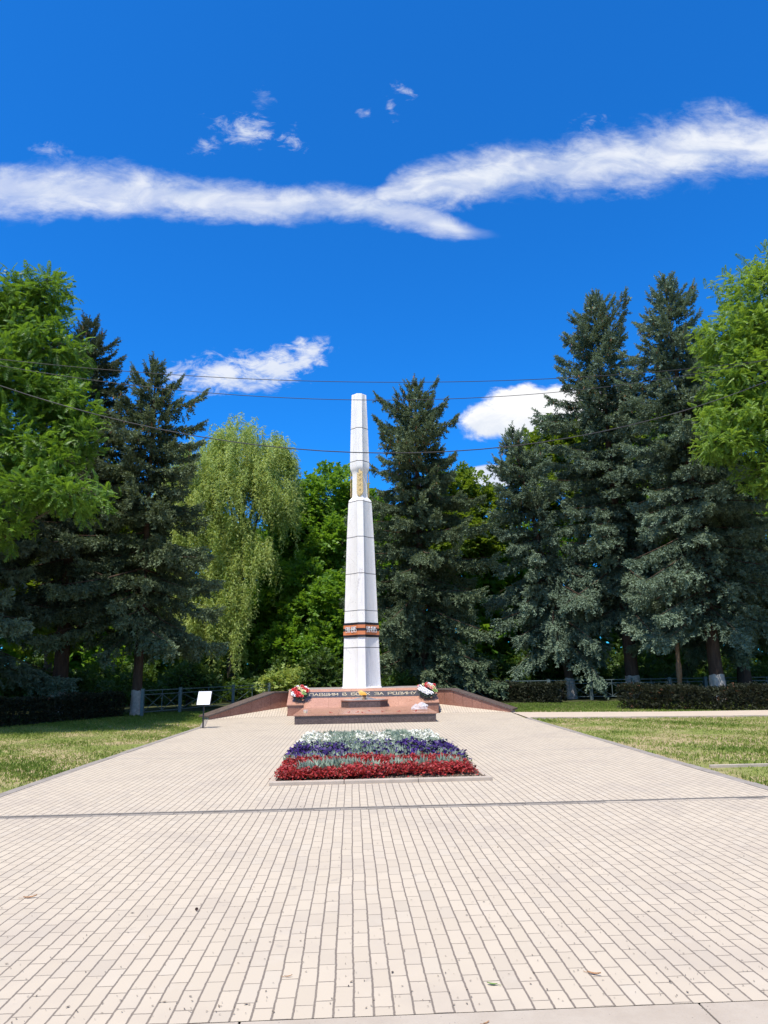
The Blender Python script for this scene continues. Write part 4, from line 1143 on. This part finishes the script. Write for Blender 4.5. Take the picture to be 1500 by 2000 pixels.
broadleaf('broadleaf_tree', 21.0, 27.6, Rb, 92, 8, T_PIN, .35, M['leafY'], 32, 'bright yellow-green tree with feathery pinnate leaves hanging in at the right edge', 'tree', (.32, .13), upw=.10, rnd=1.1, shell=(.40, 1.10))

# willow
def willow():
    rng = np.random.default_rng(41)
    bx, by_ = -8.2, 50.0
    t = thing('willow_tree', (bx, by_, -.03), 'pale weeping willow with hanging yellow-green strands behind the left spruces', 'willow')
    lob = [(-7.4, 50, 17.4, 2.9, 3.0, 2.2), (-9.9, 49.6, 16.0, 2.7, 3, 2.3), (-5.7, 50, 16.0, 1.9, 2.2, 2.0), (-11.4, 49, 13.4, 2.3, 2.6, 2.4), (-7.8, 48.2, 14.4, 2.8, 2.4, 2.0), (-5.5, 49.2, 13.6, 1.5, 2, 2.0), (-9.4, 47.6, 11.2, 2.7, 2.0, 2.0), (-9.0, 46.6, 7.8, 1.9, 1.3, 1.8), (-7.7, 46.0, 6.4, .8, .8, 1.6), (-9.6, 45.2, 5.2, 1.6, 1.0, 1.6), (-8.3, 45.6, 4.6, 1.4, .9, 1.6), (-7.2, 47.6, 9.6, 1.8, 1.4, 1.8), (-11.4, 46, 7.5, 1.8, 1.4, 2)]
    lob = [(a - bx, b - by_, c, d_, e, f) for a, b, c, d_, e, f in lob]
    P, Nn = lobes_points(lob, 24, rng, (.6, 1.10))
    keep = Nn[:, 2] > -.35; P = np.repeat(P[keep], 6, 0); Nn = np.repeat(Nn[keep], 6, 0); P = P + rng.normal(0, .17, P.shape); n = len(P)
    K = 20; LN = np.repeat(rng.uniform(.9, 3.0, n // 6), 6) * rng.uniform(.6, 1.2, n)
    s = np.linspace(0, 1, K)[None]; 
    out_ = Nn[:, :2] * (.35 * rng.uniform(.4, 1.4, n))[:, None]
    X = P[:, None, 0] + out_[:, None, 0] * np.sqrt(s) + .05 * np.sin(s * 9 + P[:, None, 1] * 5)
    Y = P[:, None, 1] + out_[:, None, 1] * np.sqrt(s)
    Z = P[:, None, 2] + .15 * np.sin(np.minimum(s * 4, 1) * PI) - LN[:, None] * s ** 1.15
    pos = np.stack([X, Y, np.maximum(Z, .4)], -1).reshape(-1, 3); m = len(pos)
    d = np.stack([rng.normal(0, .55, m), rng.normal(0, .55, m), -np.ones(m) * rng.uniform(.2, 1.1, m)], -1)
    Q = inst(T_WIL, pos, d, rng.normal(0, 1, (m, 3)), rng.uniform(.17, .30, m))
    ti = np.clip(np.repeat(np.repeat(rng.normal(.45, .22, n // 6), 6) + rng.normal(0, .12, n), K) + rng.normal(0, .12, m), 0, 1)
    quads_obj('crown', Q, np.repeat(ti, 2), M['willow'], t)
    mb = MB(); rg = random.Random(4)
    trunk_mb(mb, (0, 0, 0), (.8, 0, 12.5), .42, .16, rg)
    for l in lob:
        c = Vector(l[:3]); mb.tube([(.5, 0, min(11, c.z * .62)), Vector((.5, 0, c.z * .8)).lerp(c, .5), c + Vector((0, 0, .5))], [.14, .09, .03], 6, cap=False)
    mb.build('trunk', M['bark2'], t, smooth=60)
willow()

# background broadleaf trees
BG = [(-5.2, 58, [(-5.4, 58, 10.5, 3.2, 2.6, 2.6), (-4.6, 57.5, 6.5, 3.4, 2.4, 2.6), (-7.5, 57, 5.5, 3.0, 2.4, 2.4), (-5.2, 57, 3.0, 3.2, 2.2, 2.2), (-3.3, 50.5, 8.2, 1.5, 1.4, 1.3), (-3.0, 50, 5.6, 1.7, 1.5, 1.4), (-4.3, 49, 3.2, 1.6, 1.4, 1.3), (-2.6, 49, 3.0, 1.3, 1.2, 1.2)], 'leafbg', 'shaded broadleaf tree filling the gap right of the weeping willow'),
      (-1.6, 57, [(-1.6, 57, 15.2, 3.2, 3, 2.7), (-4.0, 56.5, 13.2, 2.6, 2.6, 2.3), (.9, 57, 14.2, 2.5, 2.6, 2.2), (-.6, 54, 11.4, 2.6, 2.2, 1.7), (.8, 53.5, 8.6, 2.2, 2.0, 1.5), (-3.0, 54.5, 9.2, 1.8, 2, 1.5), (-1.8, 53, 7.0, 1.5, 1.5, 1.2)], 'leafbg', 'mid-green broadleaf tree rising just left of the obelisk behind the willow'),
      (.4, 47.5, [(-.6, 47.5, 6.4, 2.1, 1.8, 1.5), (.6, 47, 4.3, 1.8, 1.6, 1.4), (-1.9, 47, 3.2, 1.3, 1.3, 1.2), (.2, 46.6, 2.2, 2.0, 1.4, 1.2)], 'leafbg', 'low bright green tree close behind the foot of the obelisk on its left'),
      (8.9, 57, [(8.6, 57, 15.4, 3.0, 2.8, 2.5), (11.0, 57, 14.2, 2.6, 2.6, 2.2), (6.4, 57, 13.0, 2.4, 2.4, 2.2), (8.8, 55, 11.5, 2.8, 2.4, 2.0)], 'leafyel', 'sunlit yellow-green tree seen between the cone-laden spruce and the drooping spruce'),
      (16.0, 51, [(15.8, 51, 17.6, 2.6, 2.6, 2.4), (13.9, 51, 16.7, 1.9, 2, 1.7), (18.0, 51, 17.5, 2.8, 2.6, 2.6), (21.5, 50, 18, 3.2, 3, 3.2), (16.2, 50, 14, 3, 2.6, 2.2)], 'leafyel', 'yellow-green tree whose top shows below the white cloud behind the tall blue spruce'),
      (24.0, 48, [(24, 48, 17, 3.6, 3.4, 3.4), (26, 47, 12, 3.4, 3.2, 3), (22, 47, 12, 3, 3, 2.6)], 'leafbg', 'dark green broadleaf tree behind the shaded spruces at the right edge'),
      (-16.8, 41, [(-17, 41, 12, 3.4, 3.2, 3), (-15, 40, 9, 2.8, 2.6, 2.2), (-18.5, 39, 8, 3, 3, 2.6), (-15.8, 38.5, 5.0, 2.2, 2.0, 1.8)], 'leafyel', 'sunlit broadleaf tree glimpsed at far left behind the shaded spruces')]
for i, (bx, by_, lo, mt, lab) in enumerate(BG):
    broadleaf('broadleaf_tree', bx, by_, lo, 60, 5, T_SPRIG, .62, M[mt], 50 + i, lab, 'tree', (.26, .11), shell=(.5, 1.06), rnd=.7)

# shrubs
SH = [(-3.6, 43.5, [(-3.7, 43.5, 1.1, 1.5, .9, .75), (-2.6, 43.4, .9, 1.0, .8, .6), (-4.7, 43.8, .8, .9, .8, .6)], 'pale green rounded shrub behind the fence and the left wreath'),
      (-1.6, 40.5, [(-1.7, 40.5, 1.6, 1.0, .8, 1.2), (-1.0, 40.2, .9, .8, .7, .7)], 'leafy bush between the pale shrub and the obelisk foot'),
      (7.6, 42.2, [(7.6, 42.2, 1.4, 1.4, 1, 1.0), (8.8, 42, 1.1, 1.0, .9, .8)], 'sunlit leafy bush behind the right wing wall'),
      (2.6, 38.0, [(2.4, 38, .8, 1.0, .7, .6), (3.3, 38.2, .7, .8, .6, .5)], 'low bush just right of the obelisk foot'),
      (-14.6, 33.8, [(-14.8, 33.8, 1.3, 1.6, 1, .8), (-13.2, 34, 1.1, 1.1, .9, .7)], 'bright bush behind the dark hedge at the left edge'),
      (-8.4, 38.0, [(-8.5, 38, 1.3, .9, .8, .9), (-7.6, 38.4, 1.0, .8, .7, .7)], 'small leafy bush behind the fence between the lawn spruce and the information board'),
      (12.4, 43.5, [(12.2, 43.5, 1.8, 1.6, 1, 1.4), (13.8, 43, 1.3, 1.2, 1, 1.0)], 'bush glowing green between the two whitewashed trunks on the right')]
for i, (bx, by_, lo, lab) in enumerate(SH):
    broadleaf('shrub', bx, by_, lo, 220, 4, T_SPRIG, .34, M['shrub'] if i else M['willow'], 80 + i, lab, 'shrub', (.05, .03), shell=(.4, 1.05), rnd=.8, group='shrubs at the edge of the wood')

# hedges
def hedge(pts, w_, h_, seed, label, n=9000):
    rng = np.random.default_rng(seed)
    A = np.array(pts, float); seg = np.linalg.norm(np.diff(A, axis=0), axis=1); cum = np.concatenate([[0], np.cumsum(seg)])
    o0 = np.array([A[0, 0], A[0, 1], 0.0])
    t = thing('hedge', tuple(o0), label, 'hedge', 'low clipped hedges')
    n = int(n * cum[-1] / 6)
    s = rng.uniform(0, cum[-1], n); x = np.interp(s, cum, A[:, 0]); y = np.interp(s, cum, A[:, 1])
    k = np.clip(np.searchsorted(cum, s) - 1, 0, len(seg) - 1); dv = (A[k + 1] - A[k]) / seg[k][:, None]
    u = rng.uniform(-1, 1, n); v = rng.uniform(0, 1, n)
    face = rng.uniform(size=n); u = np.where(face < .55, np.sign(u) * rng.uniform(.8, 1.05, n), u); v = np.where(face > .7, rng.uniform(.88, 1.05, n), v)
    hh = h_ * (1 + .06 * np.sin(s * 1.3 + seed) + .05 * np.sin(s * 3.1))
    P = np.stack([x - dv[:, 1] * u * w_ / 2, y + dv[:, 0] * u * w_ / 2, v * hh], -1) + rng.normal(0, .03, (n, 3)) - o0
    d = rng.normal(0, 1, (n, 3)) + np.stack([-dv[:, 1] * u, dv[:, 0] * u, v * .8], -1)
    Q = inst(T_SPRIG, P, d, rng.normal(0, .5, (n, 3)) + np.array([0, 0, 1.]), rng.uniform(.09, .16, n))
    ti = np.clip(rng.normal(.45, .25, n), 0, 1)
    quads_obj('foliage', Q, np.repeat(ti, len(T_SPRIG)), M['hedge'], t)
    mb = MB(); rg = random.Random(seed)
    for q in np.arange(0.2, cum[-1], .35):
        bx = float(np.interp(q, cum, A[:, 0])) - o0[0]; by_ = float(np.interp(q, cum, A[:, 1])) - o0[1]
        for z in range(3):
            mb.tube([(bx, by_, -.03), (bx + rg.uniform(-.2, .2), by_ + rg.uniform(-.2, .2), h_ * .8)], [.015, .006], 4, cap=False)
    mb.build('stems', M['bark2'], t)
hedge([(-13.6, 23.4), (-12.4, 26.2), (-11.3, 28.2), (-9.9, 31.6)], .8, .85, 61, 'dark brownish clipped hedge along the shaded lawn on the left')
hedge([(6.6, 40.6), (7.6, 39.6), (9.6, 36.4), (10.4, 35.6)], .7, .85, 62, 'dark clipped hedge stub behind the right wing wall')
hedge([(11.3, 30.0), (12.4, 28.5), (14.0, 27.6), (16.0, 27.0), (19.5, 26.2)], .85, .80, 63, 'long dark clipped hedge beside the paved side path on the right')

# carved timber post on the right
t = thing('carved_post', (15.12, 33.0, 0), 'tall brown carved timber post standing behind the right-hand hedge', 'post')
mb = MB(); mb.tube([(0, 0, -.05), (.0, 0, 1.1), (.01, 0, 1.14), (.02, 0, 1.75), (.03, 0, 1.80), (.05, 0, 2.6), (.05, 0, 2.9)], [.10, .10, .125, .125, .095, .085, .07], 12); mb.build('shaft', M['post'], t, smooth=40)
mb = MB(); mb.tube([(.01, 0, 1.42), (.01, 0, 1.47)], .14, 12); mb.build('carved_collar', M['post'], t, smooth=40)

# far wood and undergrowth, one mass each
def wood():
    rng = np.random.default_rng(71)
    n = 30000
    x = rng.uniform(-62, 66, n); top = 14.5 + 1.6 * np.sin(x * .35) + 1.5 * np.sin(x * .9 + 1)
    y = 62 + rng.uniform(-3, 6, n) - .012 * x * x + 3 * np.sin(x * .5)
    z = top * rng.uniform(0.0, 1, n) ** 1.15
    P = np.stack([x, y, z], -1); d = rng.normal(0, .8, (n, 3)) + np.array([0, -.5, .3])
    Q = inst(T_SPRIG, P, d, rng.normal(0, .4, (n, 3)) + np.array([0, 0, 1.]), rng.uniform(1.2, 2.0, n))
    tag(quads_obj('woodland', Q, np.repeat(np.clip(rng.normal(.3, .2, n), 0, 1), len(T_SPRIG)), M['leafbg']), 'dense green wood far behind the memorial', 'woodland', kind='stuff')
    n = 16000
    x = rng.uniform(-26, 30, n); y = np.where(x < 5, 45, 44) + rng.uniform(-1.5, 9, n) - .006 * (x - 2) ** 2
    hgt = (1.1 + 1.3 * np.clip((y - 43) / 8, 0, 1)) * (1 + .35 * np.sin(x * 1.1) + .25 * np.sin(x * 2.7 + 1))
    z = hgt * rng.uniform(0, 1, n) ** .7
    d = rng.normal(0, .8, (n, 3)) + np.array([0, -.3, .5])
    Q = inst(T_SPRIG, np.stack([x, y, z], -1), d, rng.normal(0, .4, (n, 3)) + np.array([0, 0, 1.]), rng.uniform(.35, .65, n))
    tag(quads_obj('undergrowth', Q, np.repeat(np.clip(rng.normal(.4, .22, n), 0, 1), len(T_SPRIG)), M['shrub']), 'leafy undergrowth beneath the trees behind the fences', 'undergrowth', kind='stuff')
wood()

# ------------------------------------------------------------------ lawn grass
def grass():
    rng = np.random.default_rng(91)
    def fill(n, xa, xb, ya, yb, ok):
        x = rng.uniform(xa, xb, n); u = rng.uniform(0, 1, n); y = ya + (yb - ya) * u ** 1.25
        k = ok(x, y); return np.stack([x[k], y[k]], -1)
    L = fill(62000, -15, -4.7, 10.5, 34, lambda x, y: (x < -5.12 + np.interp(y, [9, 14.3, 24.2, 27.6, 30], [-.02, .03, .24, -.3, 1.6])))
    Rr_ = fill(46000, 5.7, 19, 9.6, 24.9, lambda x, y: (x > np.interp(y, [9, 25], [5.74, 6.12])) & (y < np.interp(x, [6, 10.46, 13.67, 22], [24.9, 24.05, 23.5, 22.2])) & ~((np.abs(y - 12.25) < .09)))
    R2 = fill(16000, 4.5, 18, 26.6, 36, lambda x, y: (y > np.interp(x, [3.4, 6.2, 11.65, 15.4, 24], [30.6, 28.9, 26.95, 26.6, 25.8])))
    P2_ = np.concatenate([L, Rr_, R2]); n = len(P2_)
    dry = np.sin(P2_[:, 0] * .9 + 1.2 * np.sin(P2_[:, 1] * .5)) * np.sin(P2_[:, 1] * .8 + .6 * np.sin(P2_[:, 0] * 1.3)) * .5 + .25 * np.sin(P2_[:, 0] * 2.7 + P2_[:, 1] * 1.9)
    shade = np.clip((P2_[:, 1] - 24) / 4, 0, 1)
    dry = np.clip(.38 + .50 * dry - .45 * shade, 0, 1)
    keep = rng.uniform(size=n) > dry * .72; P2_ = P2_[keep]; dry = dry[keep]; n = len(P2_)
    k = 3
    pos = np.repeat(np.concatenate([P2_, np.full((n, 1), -.035)], 1), k, 0) + np.concatenate([rng.normal(0, .02, (n * k, 2)), np.zeros((n * k, 1))], 1)
    d = np.stack([rng.normal(0, .45, n * k), rng.normal(0, .45, n * k), np.ones(n * k)], -1)
    lush = 1 - np.repeat(dry, k)
    Q = inst(np.array([diamond((0, 0, 0), (1, 0, 0), .26)]), pos, d, rng.normal(0, 1, (n * k, 3)), (.026 + .034 * lush) * rng.uniform(.6, 1.6, n * k))
    ti = np.clip(np.repeat(dry, k) * .95 + rng.normal(.02, .16, n * k), 0, 1)
    tag(quads_obj('grass', Q, ti, M['grass']), 'short patchy lawn grass, half dried out', 'grass', kind='stuff')
grass()

# ------------------------------------------------------------------ flower bed
bed = thing('flower_bed', (.45, 15.2, 0), 'long rectangular kerbed flower bed planted in white, purple and red bands', 'flower bed')
OFF = (.45, 15.2, 0)
mb = MB()
for a, b in ((-1.24, -.12), (-.114, 1.0), (1.006, 2.13)):
    mb.prism([(a, 11.30), (b, 11.30), (b, 11.42), (a, 11.42)], -.03, .055)
for y0, y1 in ((11.425, 13.9), (13.906, 16.5), (16.506, 19.2)):
    mb.box(-1.24, -1.17, y0, y1, -.03, .03); mb.box(2.06, 2.13, y0, y1, -.03, .03)
mb.box(-1.165, 2.055, 19.13, 19.2, -.03, .04)
loc(mb).build('kerb', M['bedkerb'], bed, bevel=.01)
mb = MB(); nx, ny = 26, 50
for j in range(ny + 1):
    for i in range(nx + 1):
        mb.v.append((-1.17 + 3.225 * i / nx, 11.42 + 7.71 * j / ny, .008 + .03 * math.sin(PI * i / nx) * math.sin(PI * j / ny) + rr.uniform(-.008, .008)))
for j in range(ny):
    for i in range(nx):
        a = j * (nx + 1) + i; mb.f.append((a, a + 1, a + nx + 2, a + nx + 1)); mb.mi.append(0)
loc(mb).build('soil', M['soil'], bed, smooth=60)
def plants(name, pts, per, hgt, leaf, mat, seed, label, spread=.07, wd=.5, flat=.6, cat='flowers', T=None):
    rng = np.random.default_rng(seed); n = len(pts)
    P = np.repeat(np.concatenate([pts, np.zeros((n, 1))], 1), per, 0); m = n * per
    off = rng.normal(0, spread, (m, 2)); P[:, :2] += off
    hs_ = np.repeat(hgt * rng.uniform(.8, 1.15, n), per) * np.clip(1 - .35 * (np.linalg.norm(off, axis=1) / (2 * spread)) ** 2, .25, 1)
    P[:, 2] = .02 + hs_ * rng.uniform(.45, 1.0, m)
    P[:, 0] = np.clip(P[:, 0], -1.26, 2.16); P[:, 1] = np.clip(P[:, 1], 11.40, 19.2)
    d = nrm(rng.normal(0, 1, (m, 3)) * np.array([1, 1, flat]) + np.array([0, 0, .25]))
    T = T if T is not None else np.array([diamond((-.5, 0, 0), (1, 0, 0), .75)])
    Q = inst(T, P, d, rng.normal(0, .5, (m, 3)) + np.array([0, 0, 1.]), leaf * rng.uniform(.7, 1.3, m))
    ti = np.clip(rng.uniform(0, 1, m), 0, 1)
    o = quads_obj(name, Q, np.repeat(ti, len(T)), mat)
    return tag(o, label, cat, kind='stuff')
g = np.random.default_rng(5)
def pts_in(n, x0, x1, y0, y1, ok=None):
    p = np.stack([g.uniform(x0, x1, n), g.uniform(y0, y1, n)], -1)
    if ok is not None: p = p[ok(p[:, 0], p[:, 1])]
    return p
def silver_in_red(x, y):
    a = ((x + .38) / .50) ** 2 + ((y - 12.15 - .45 * (x + .38)) / .26) ** 2 < 1
    b = (np.abs(x - 1.15) < .62) & (np.abs(y - 12.30 - .06 * np.sin(x * 9)) < .09)
    c = ((x - .32) / .16) ** 2 + ((y - 12.15) / .14) ** 2 < 1
    return a | b | c
wob_ = lambda x: .15 * np.sin(x * 2.6 + 1) + .08 * np.sin(x * 6)
red_ok = lambda x, y: ~silver_in_red(x, y) & (y < 13.35 + wob_(x)) & ~((x > .2) & (y < 11.62 + .10 * (x - .2)) & (g.uniform(size=len(x)) < .85))
purp_ok = lambda x, y: (y > 13.3 + wob_(x)) & (y < 15.9 + wob_(x + 2))
sil_p = lambda x, y: np.sin(x * 2.1 + .6) * np.sin(y * 1.5) + .5 * np.sin(x * 5 + y * 2) > .25
T_FL = np.array([diamond((-.5, 0, 0), (1, 0, .05), .8), diamond((0, -.5, .02), (0, 1, .05), .8)])
plants('red_begonias', pts_in(1400, -1.11, 1.88, 11.46, 13.6, red_ok), 26, .19, .045, M['redfl'], 1, 'dense red bedding begonias at the front of the flower bed', .055)
T_SIL = np.array([diamond((0, 0, 0), (1, .15, .1), .24), diamond((0, 0, 0), (.8, -.35, .1), .22), diamond((0, 0, 0), (.75, .45, .05), .2)])
def silverplants(name, pts, seed, label, per=9, h=.16):
    rng = np.random.default_rng(seed); n = len(pts); m = n * per
    P = np.repeat(np.concatenate([pts, np.full((n, 1), .03)], 1), per, 0); P[:, :2] += rng.normal(0, .035, (m, 2)); P[:, 2] += rng.uniform(0, .06, m)
    d = np.stack([rng.normal(0, .5, m), rng.normal(0, .5, m), np.ones(m)], -1)
    Q = inst(T_SIL, P, d, rng.normal(0, 1, (m, 3)), h * rng.uniform(.7, 1.25, m))
    return tag(quads_obj(name, Q, np.repeat(rng.uniform(0, 1, m), 3), M['silver']), label, 'foliage plant', kind='stuff')
silverplants('silver_ragwort', pts_in(420, -1.1, 2.0, 11.6, 13.3, silver_in_red), 12, 'silver-leaved ragwort patches growing among the red begonias', 7, .20)
pp = pts_in(1100, -1.14, 2.03, 13.1, 16.6, lambda x, y: (y > 13.3 + wob_(x)) & (y < 16.25 + wob_(x + 2)))
uu = (pp[:, 0] + 1.15) / 3.2
dens_p = np.interp(uu, [0, .3, .38, .62, .70, 1], [.95, .85, .38, .38, .9, .95]) * np.interp(pp[:, 1], [13.2, 14.0, 15.6, 16.5], [.55, 1, 1, .6])
isp = g.uniform(size=len(pp)) < dens_p
plants('petunia_leaves', pp, 12, .13, .05, M['greenfl'], 13, 'green leaves below the purple petunias', .07, cat='foliage plant')
plants('purple_petunias', pp[isp], 4, .20, .072, M['purpfl'], 14, 'deep purple petunias in the middle band of the flower bed', .07, T=T_FL)
silverplants('silver_ragwort', pp[~isp & (g.uniform(size=len(pp)) < .8)], 15, 'silver-leaved ragwort growing among the purple petunias', 8, .14)
wp = pts_in(900, -1.13, 2.02, 16.2, 19.1)
uu = (wp[:, 0] + 1.15) / 3.2
dens_w = np.interp(uu, [0, .2, .27, .36, .43, .62, .68, .76, .82, 1], [.95, .95, .15, .15, .9, .9, .12, .12, .95, .95])
isw = g.uniform(size=len(wp)) < np.maximum(dens_w * np.interp(wp[:, 1], [16.2, 17.0], [.6, 1]), np.interp(wp[:, 1], [18.4, 18.8], [0, .55]))
plants('white_leaves', wp, 8, .10, .05, M['greenfl'], 16, 'green leaves below the white flowers', .07, cat='foliage plant')
plants('white_petunias', wp[isw], 10, .145, .066, M['whitefl'], 17, 'white flowers in clumps at the back of the flower bed', .06, T=T_FL)
silverplants('silver_ragwort', wp[~isw], 18, 'silver-leaved ragwort growing between the white flower clumps', 12, .125)
mp = pts_in(900, .3, 2.03, 11.43, 11.75)
plants('mulch', mp, 2, .02, .05, M['mulch'], 19, 'dry straw and bark scraps on the soil behind the front kerb', .05, flat=.1, cat='mulch')

# ------------------------------------------------------------------ litter
def leaf_mb(L, wd, curl):
    mb = MB(); n = 7; V = []
    for i in range(n):
        s = i / (n - 1); w_ = wd * math.sin(PI * (s * .92 + .04)) ** .8
        z = .004 + curl * (s - .4) ** 2
        V += [(L * (s - .5), -w_ / 2, z + curl * .15), (L * (s - .5), 0, z), (L * (s - .5), w_ / 2, z + curl * .2)]
    F_ = []
    for i in range(n - 1):
        for j in range(2): a = i * 3 + j; F_.append((a, a + 1, a + 4, a + 3))
    mb.add(V, F_); mb.bar((-L * .5, 0, .006), (-L * .85, .01, .008), .003)
    return mb
for nm, x, y, L, wd, rz, mt, lab in [('fallen_leaf', .74, 4.22, .075, .028, 2.9, 'greenleaf', 'green fallen leaf lying on the pavers near the concrete strip'),
     ('fallen_leaf', 1.32, 4.30, .10, .022, -.6, 'dryleaf', 'curled brown fallen leaf on the pavers right of the green leaf'),
     ('fallen_leaf', -2.46, 6.05, .13, .03, .2, 'dryleaf', 'long orange-brown fallen leaf on the pavers at the far left'),
     ('fallen_leaf', .63, 3.80, .05, .012, .5, 'dryleaf', 'tiny brown leaf scrap lying on the edge of the concrete strip'),
     ('fallen_leaf', -.36, 4.42, .06, .010, .1, 'dryleaf', 'thin orange leaf stalk across a paver left of the centre')]:
    o = leaf_mb(L, wd, .5 * L).build(nm, M[mt], None, smooth=60); o.location = (x, y, .002); o.scale = (.75, .75, .6); o.rotation_euler = (0, 0, rz); tag(o, lab, 'leaf', 'leaves fallen on the pavers')
mb = MB()
for i in range(40):
    a = i * 2.4; z = (i / 40) * .05; r_ = .016 * math.sin(PI * (i / 40) * .9 + .2) + .004
    d_ = Vector((math.cos(a), math.sin(a), .5)); p = Vector((0, 0, z))
    mb.add([p, p + d_ * r_ + Vector((-math.sin(a), math.cos(a), 0)) * .006, p + d_ * r_ * 1.3, p + d_ * r_ - Vector((-math.sin(a), math.cos(a), 0)) * .006], [(0, 1, 2, 3)])
o = mb.build('fallen_cone', M['cone_dark']); o.location = (-1.12, 5.62, .016); o.rotation_euler = (R(90), 0, .6); o.scale = (.5, .5, .5)
tag(o, 'small dark fallen cone lying on the pavers left of the centre', 'cone')
rng_ = np.random.default_rng(33); n = 2800
x = rng_.normal(.5, 3.2, n); y = 4.0 + 22 * rng_.uniform(0, 1, n) ** 1.8
k = (x > -4.6) & (x < 5.4) & ~((x > -1.3) & (x < 2.2) & (y > 11.2) & (y < 19.3)) & (y < 23.8); x = x[k]; y = y[k]; n = len(x)
Q = inst(np.array([diamond((-.5, 0, 0), (1, 0, 0), .5)]), np.stack([x, y, np.full(n, .006)], -1), np.stack([rng_.normal(0, 1, n), rng_.normal(0, 1, n), rng_.normal(0, .1, n)], -1), np.tile([0, 0, 1.], (n, 1)), rng_.uniform(.007, .018, n) * np.where(rng_.uniform(size=n) < .08, 1.8, 1))
tag(quads_obj('debris', Q, rng_.uniform(0, 1, n), M['debris']), 'tiny seeds and dry scraps strewn over the pavers', 'debris', kind='stuff')
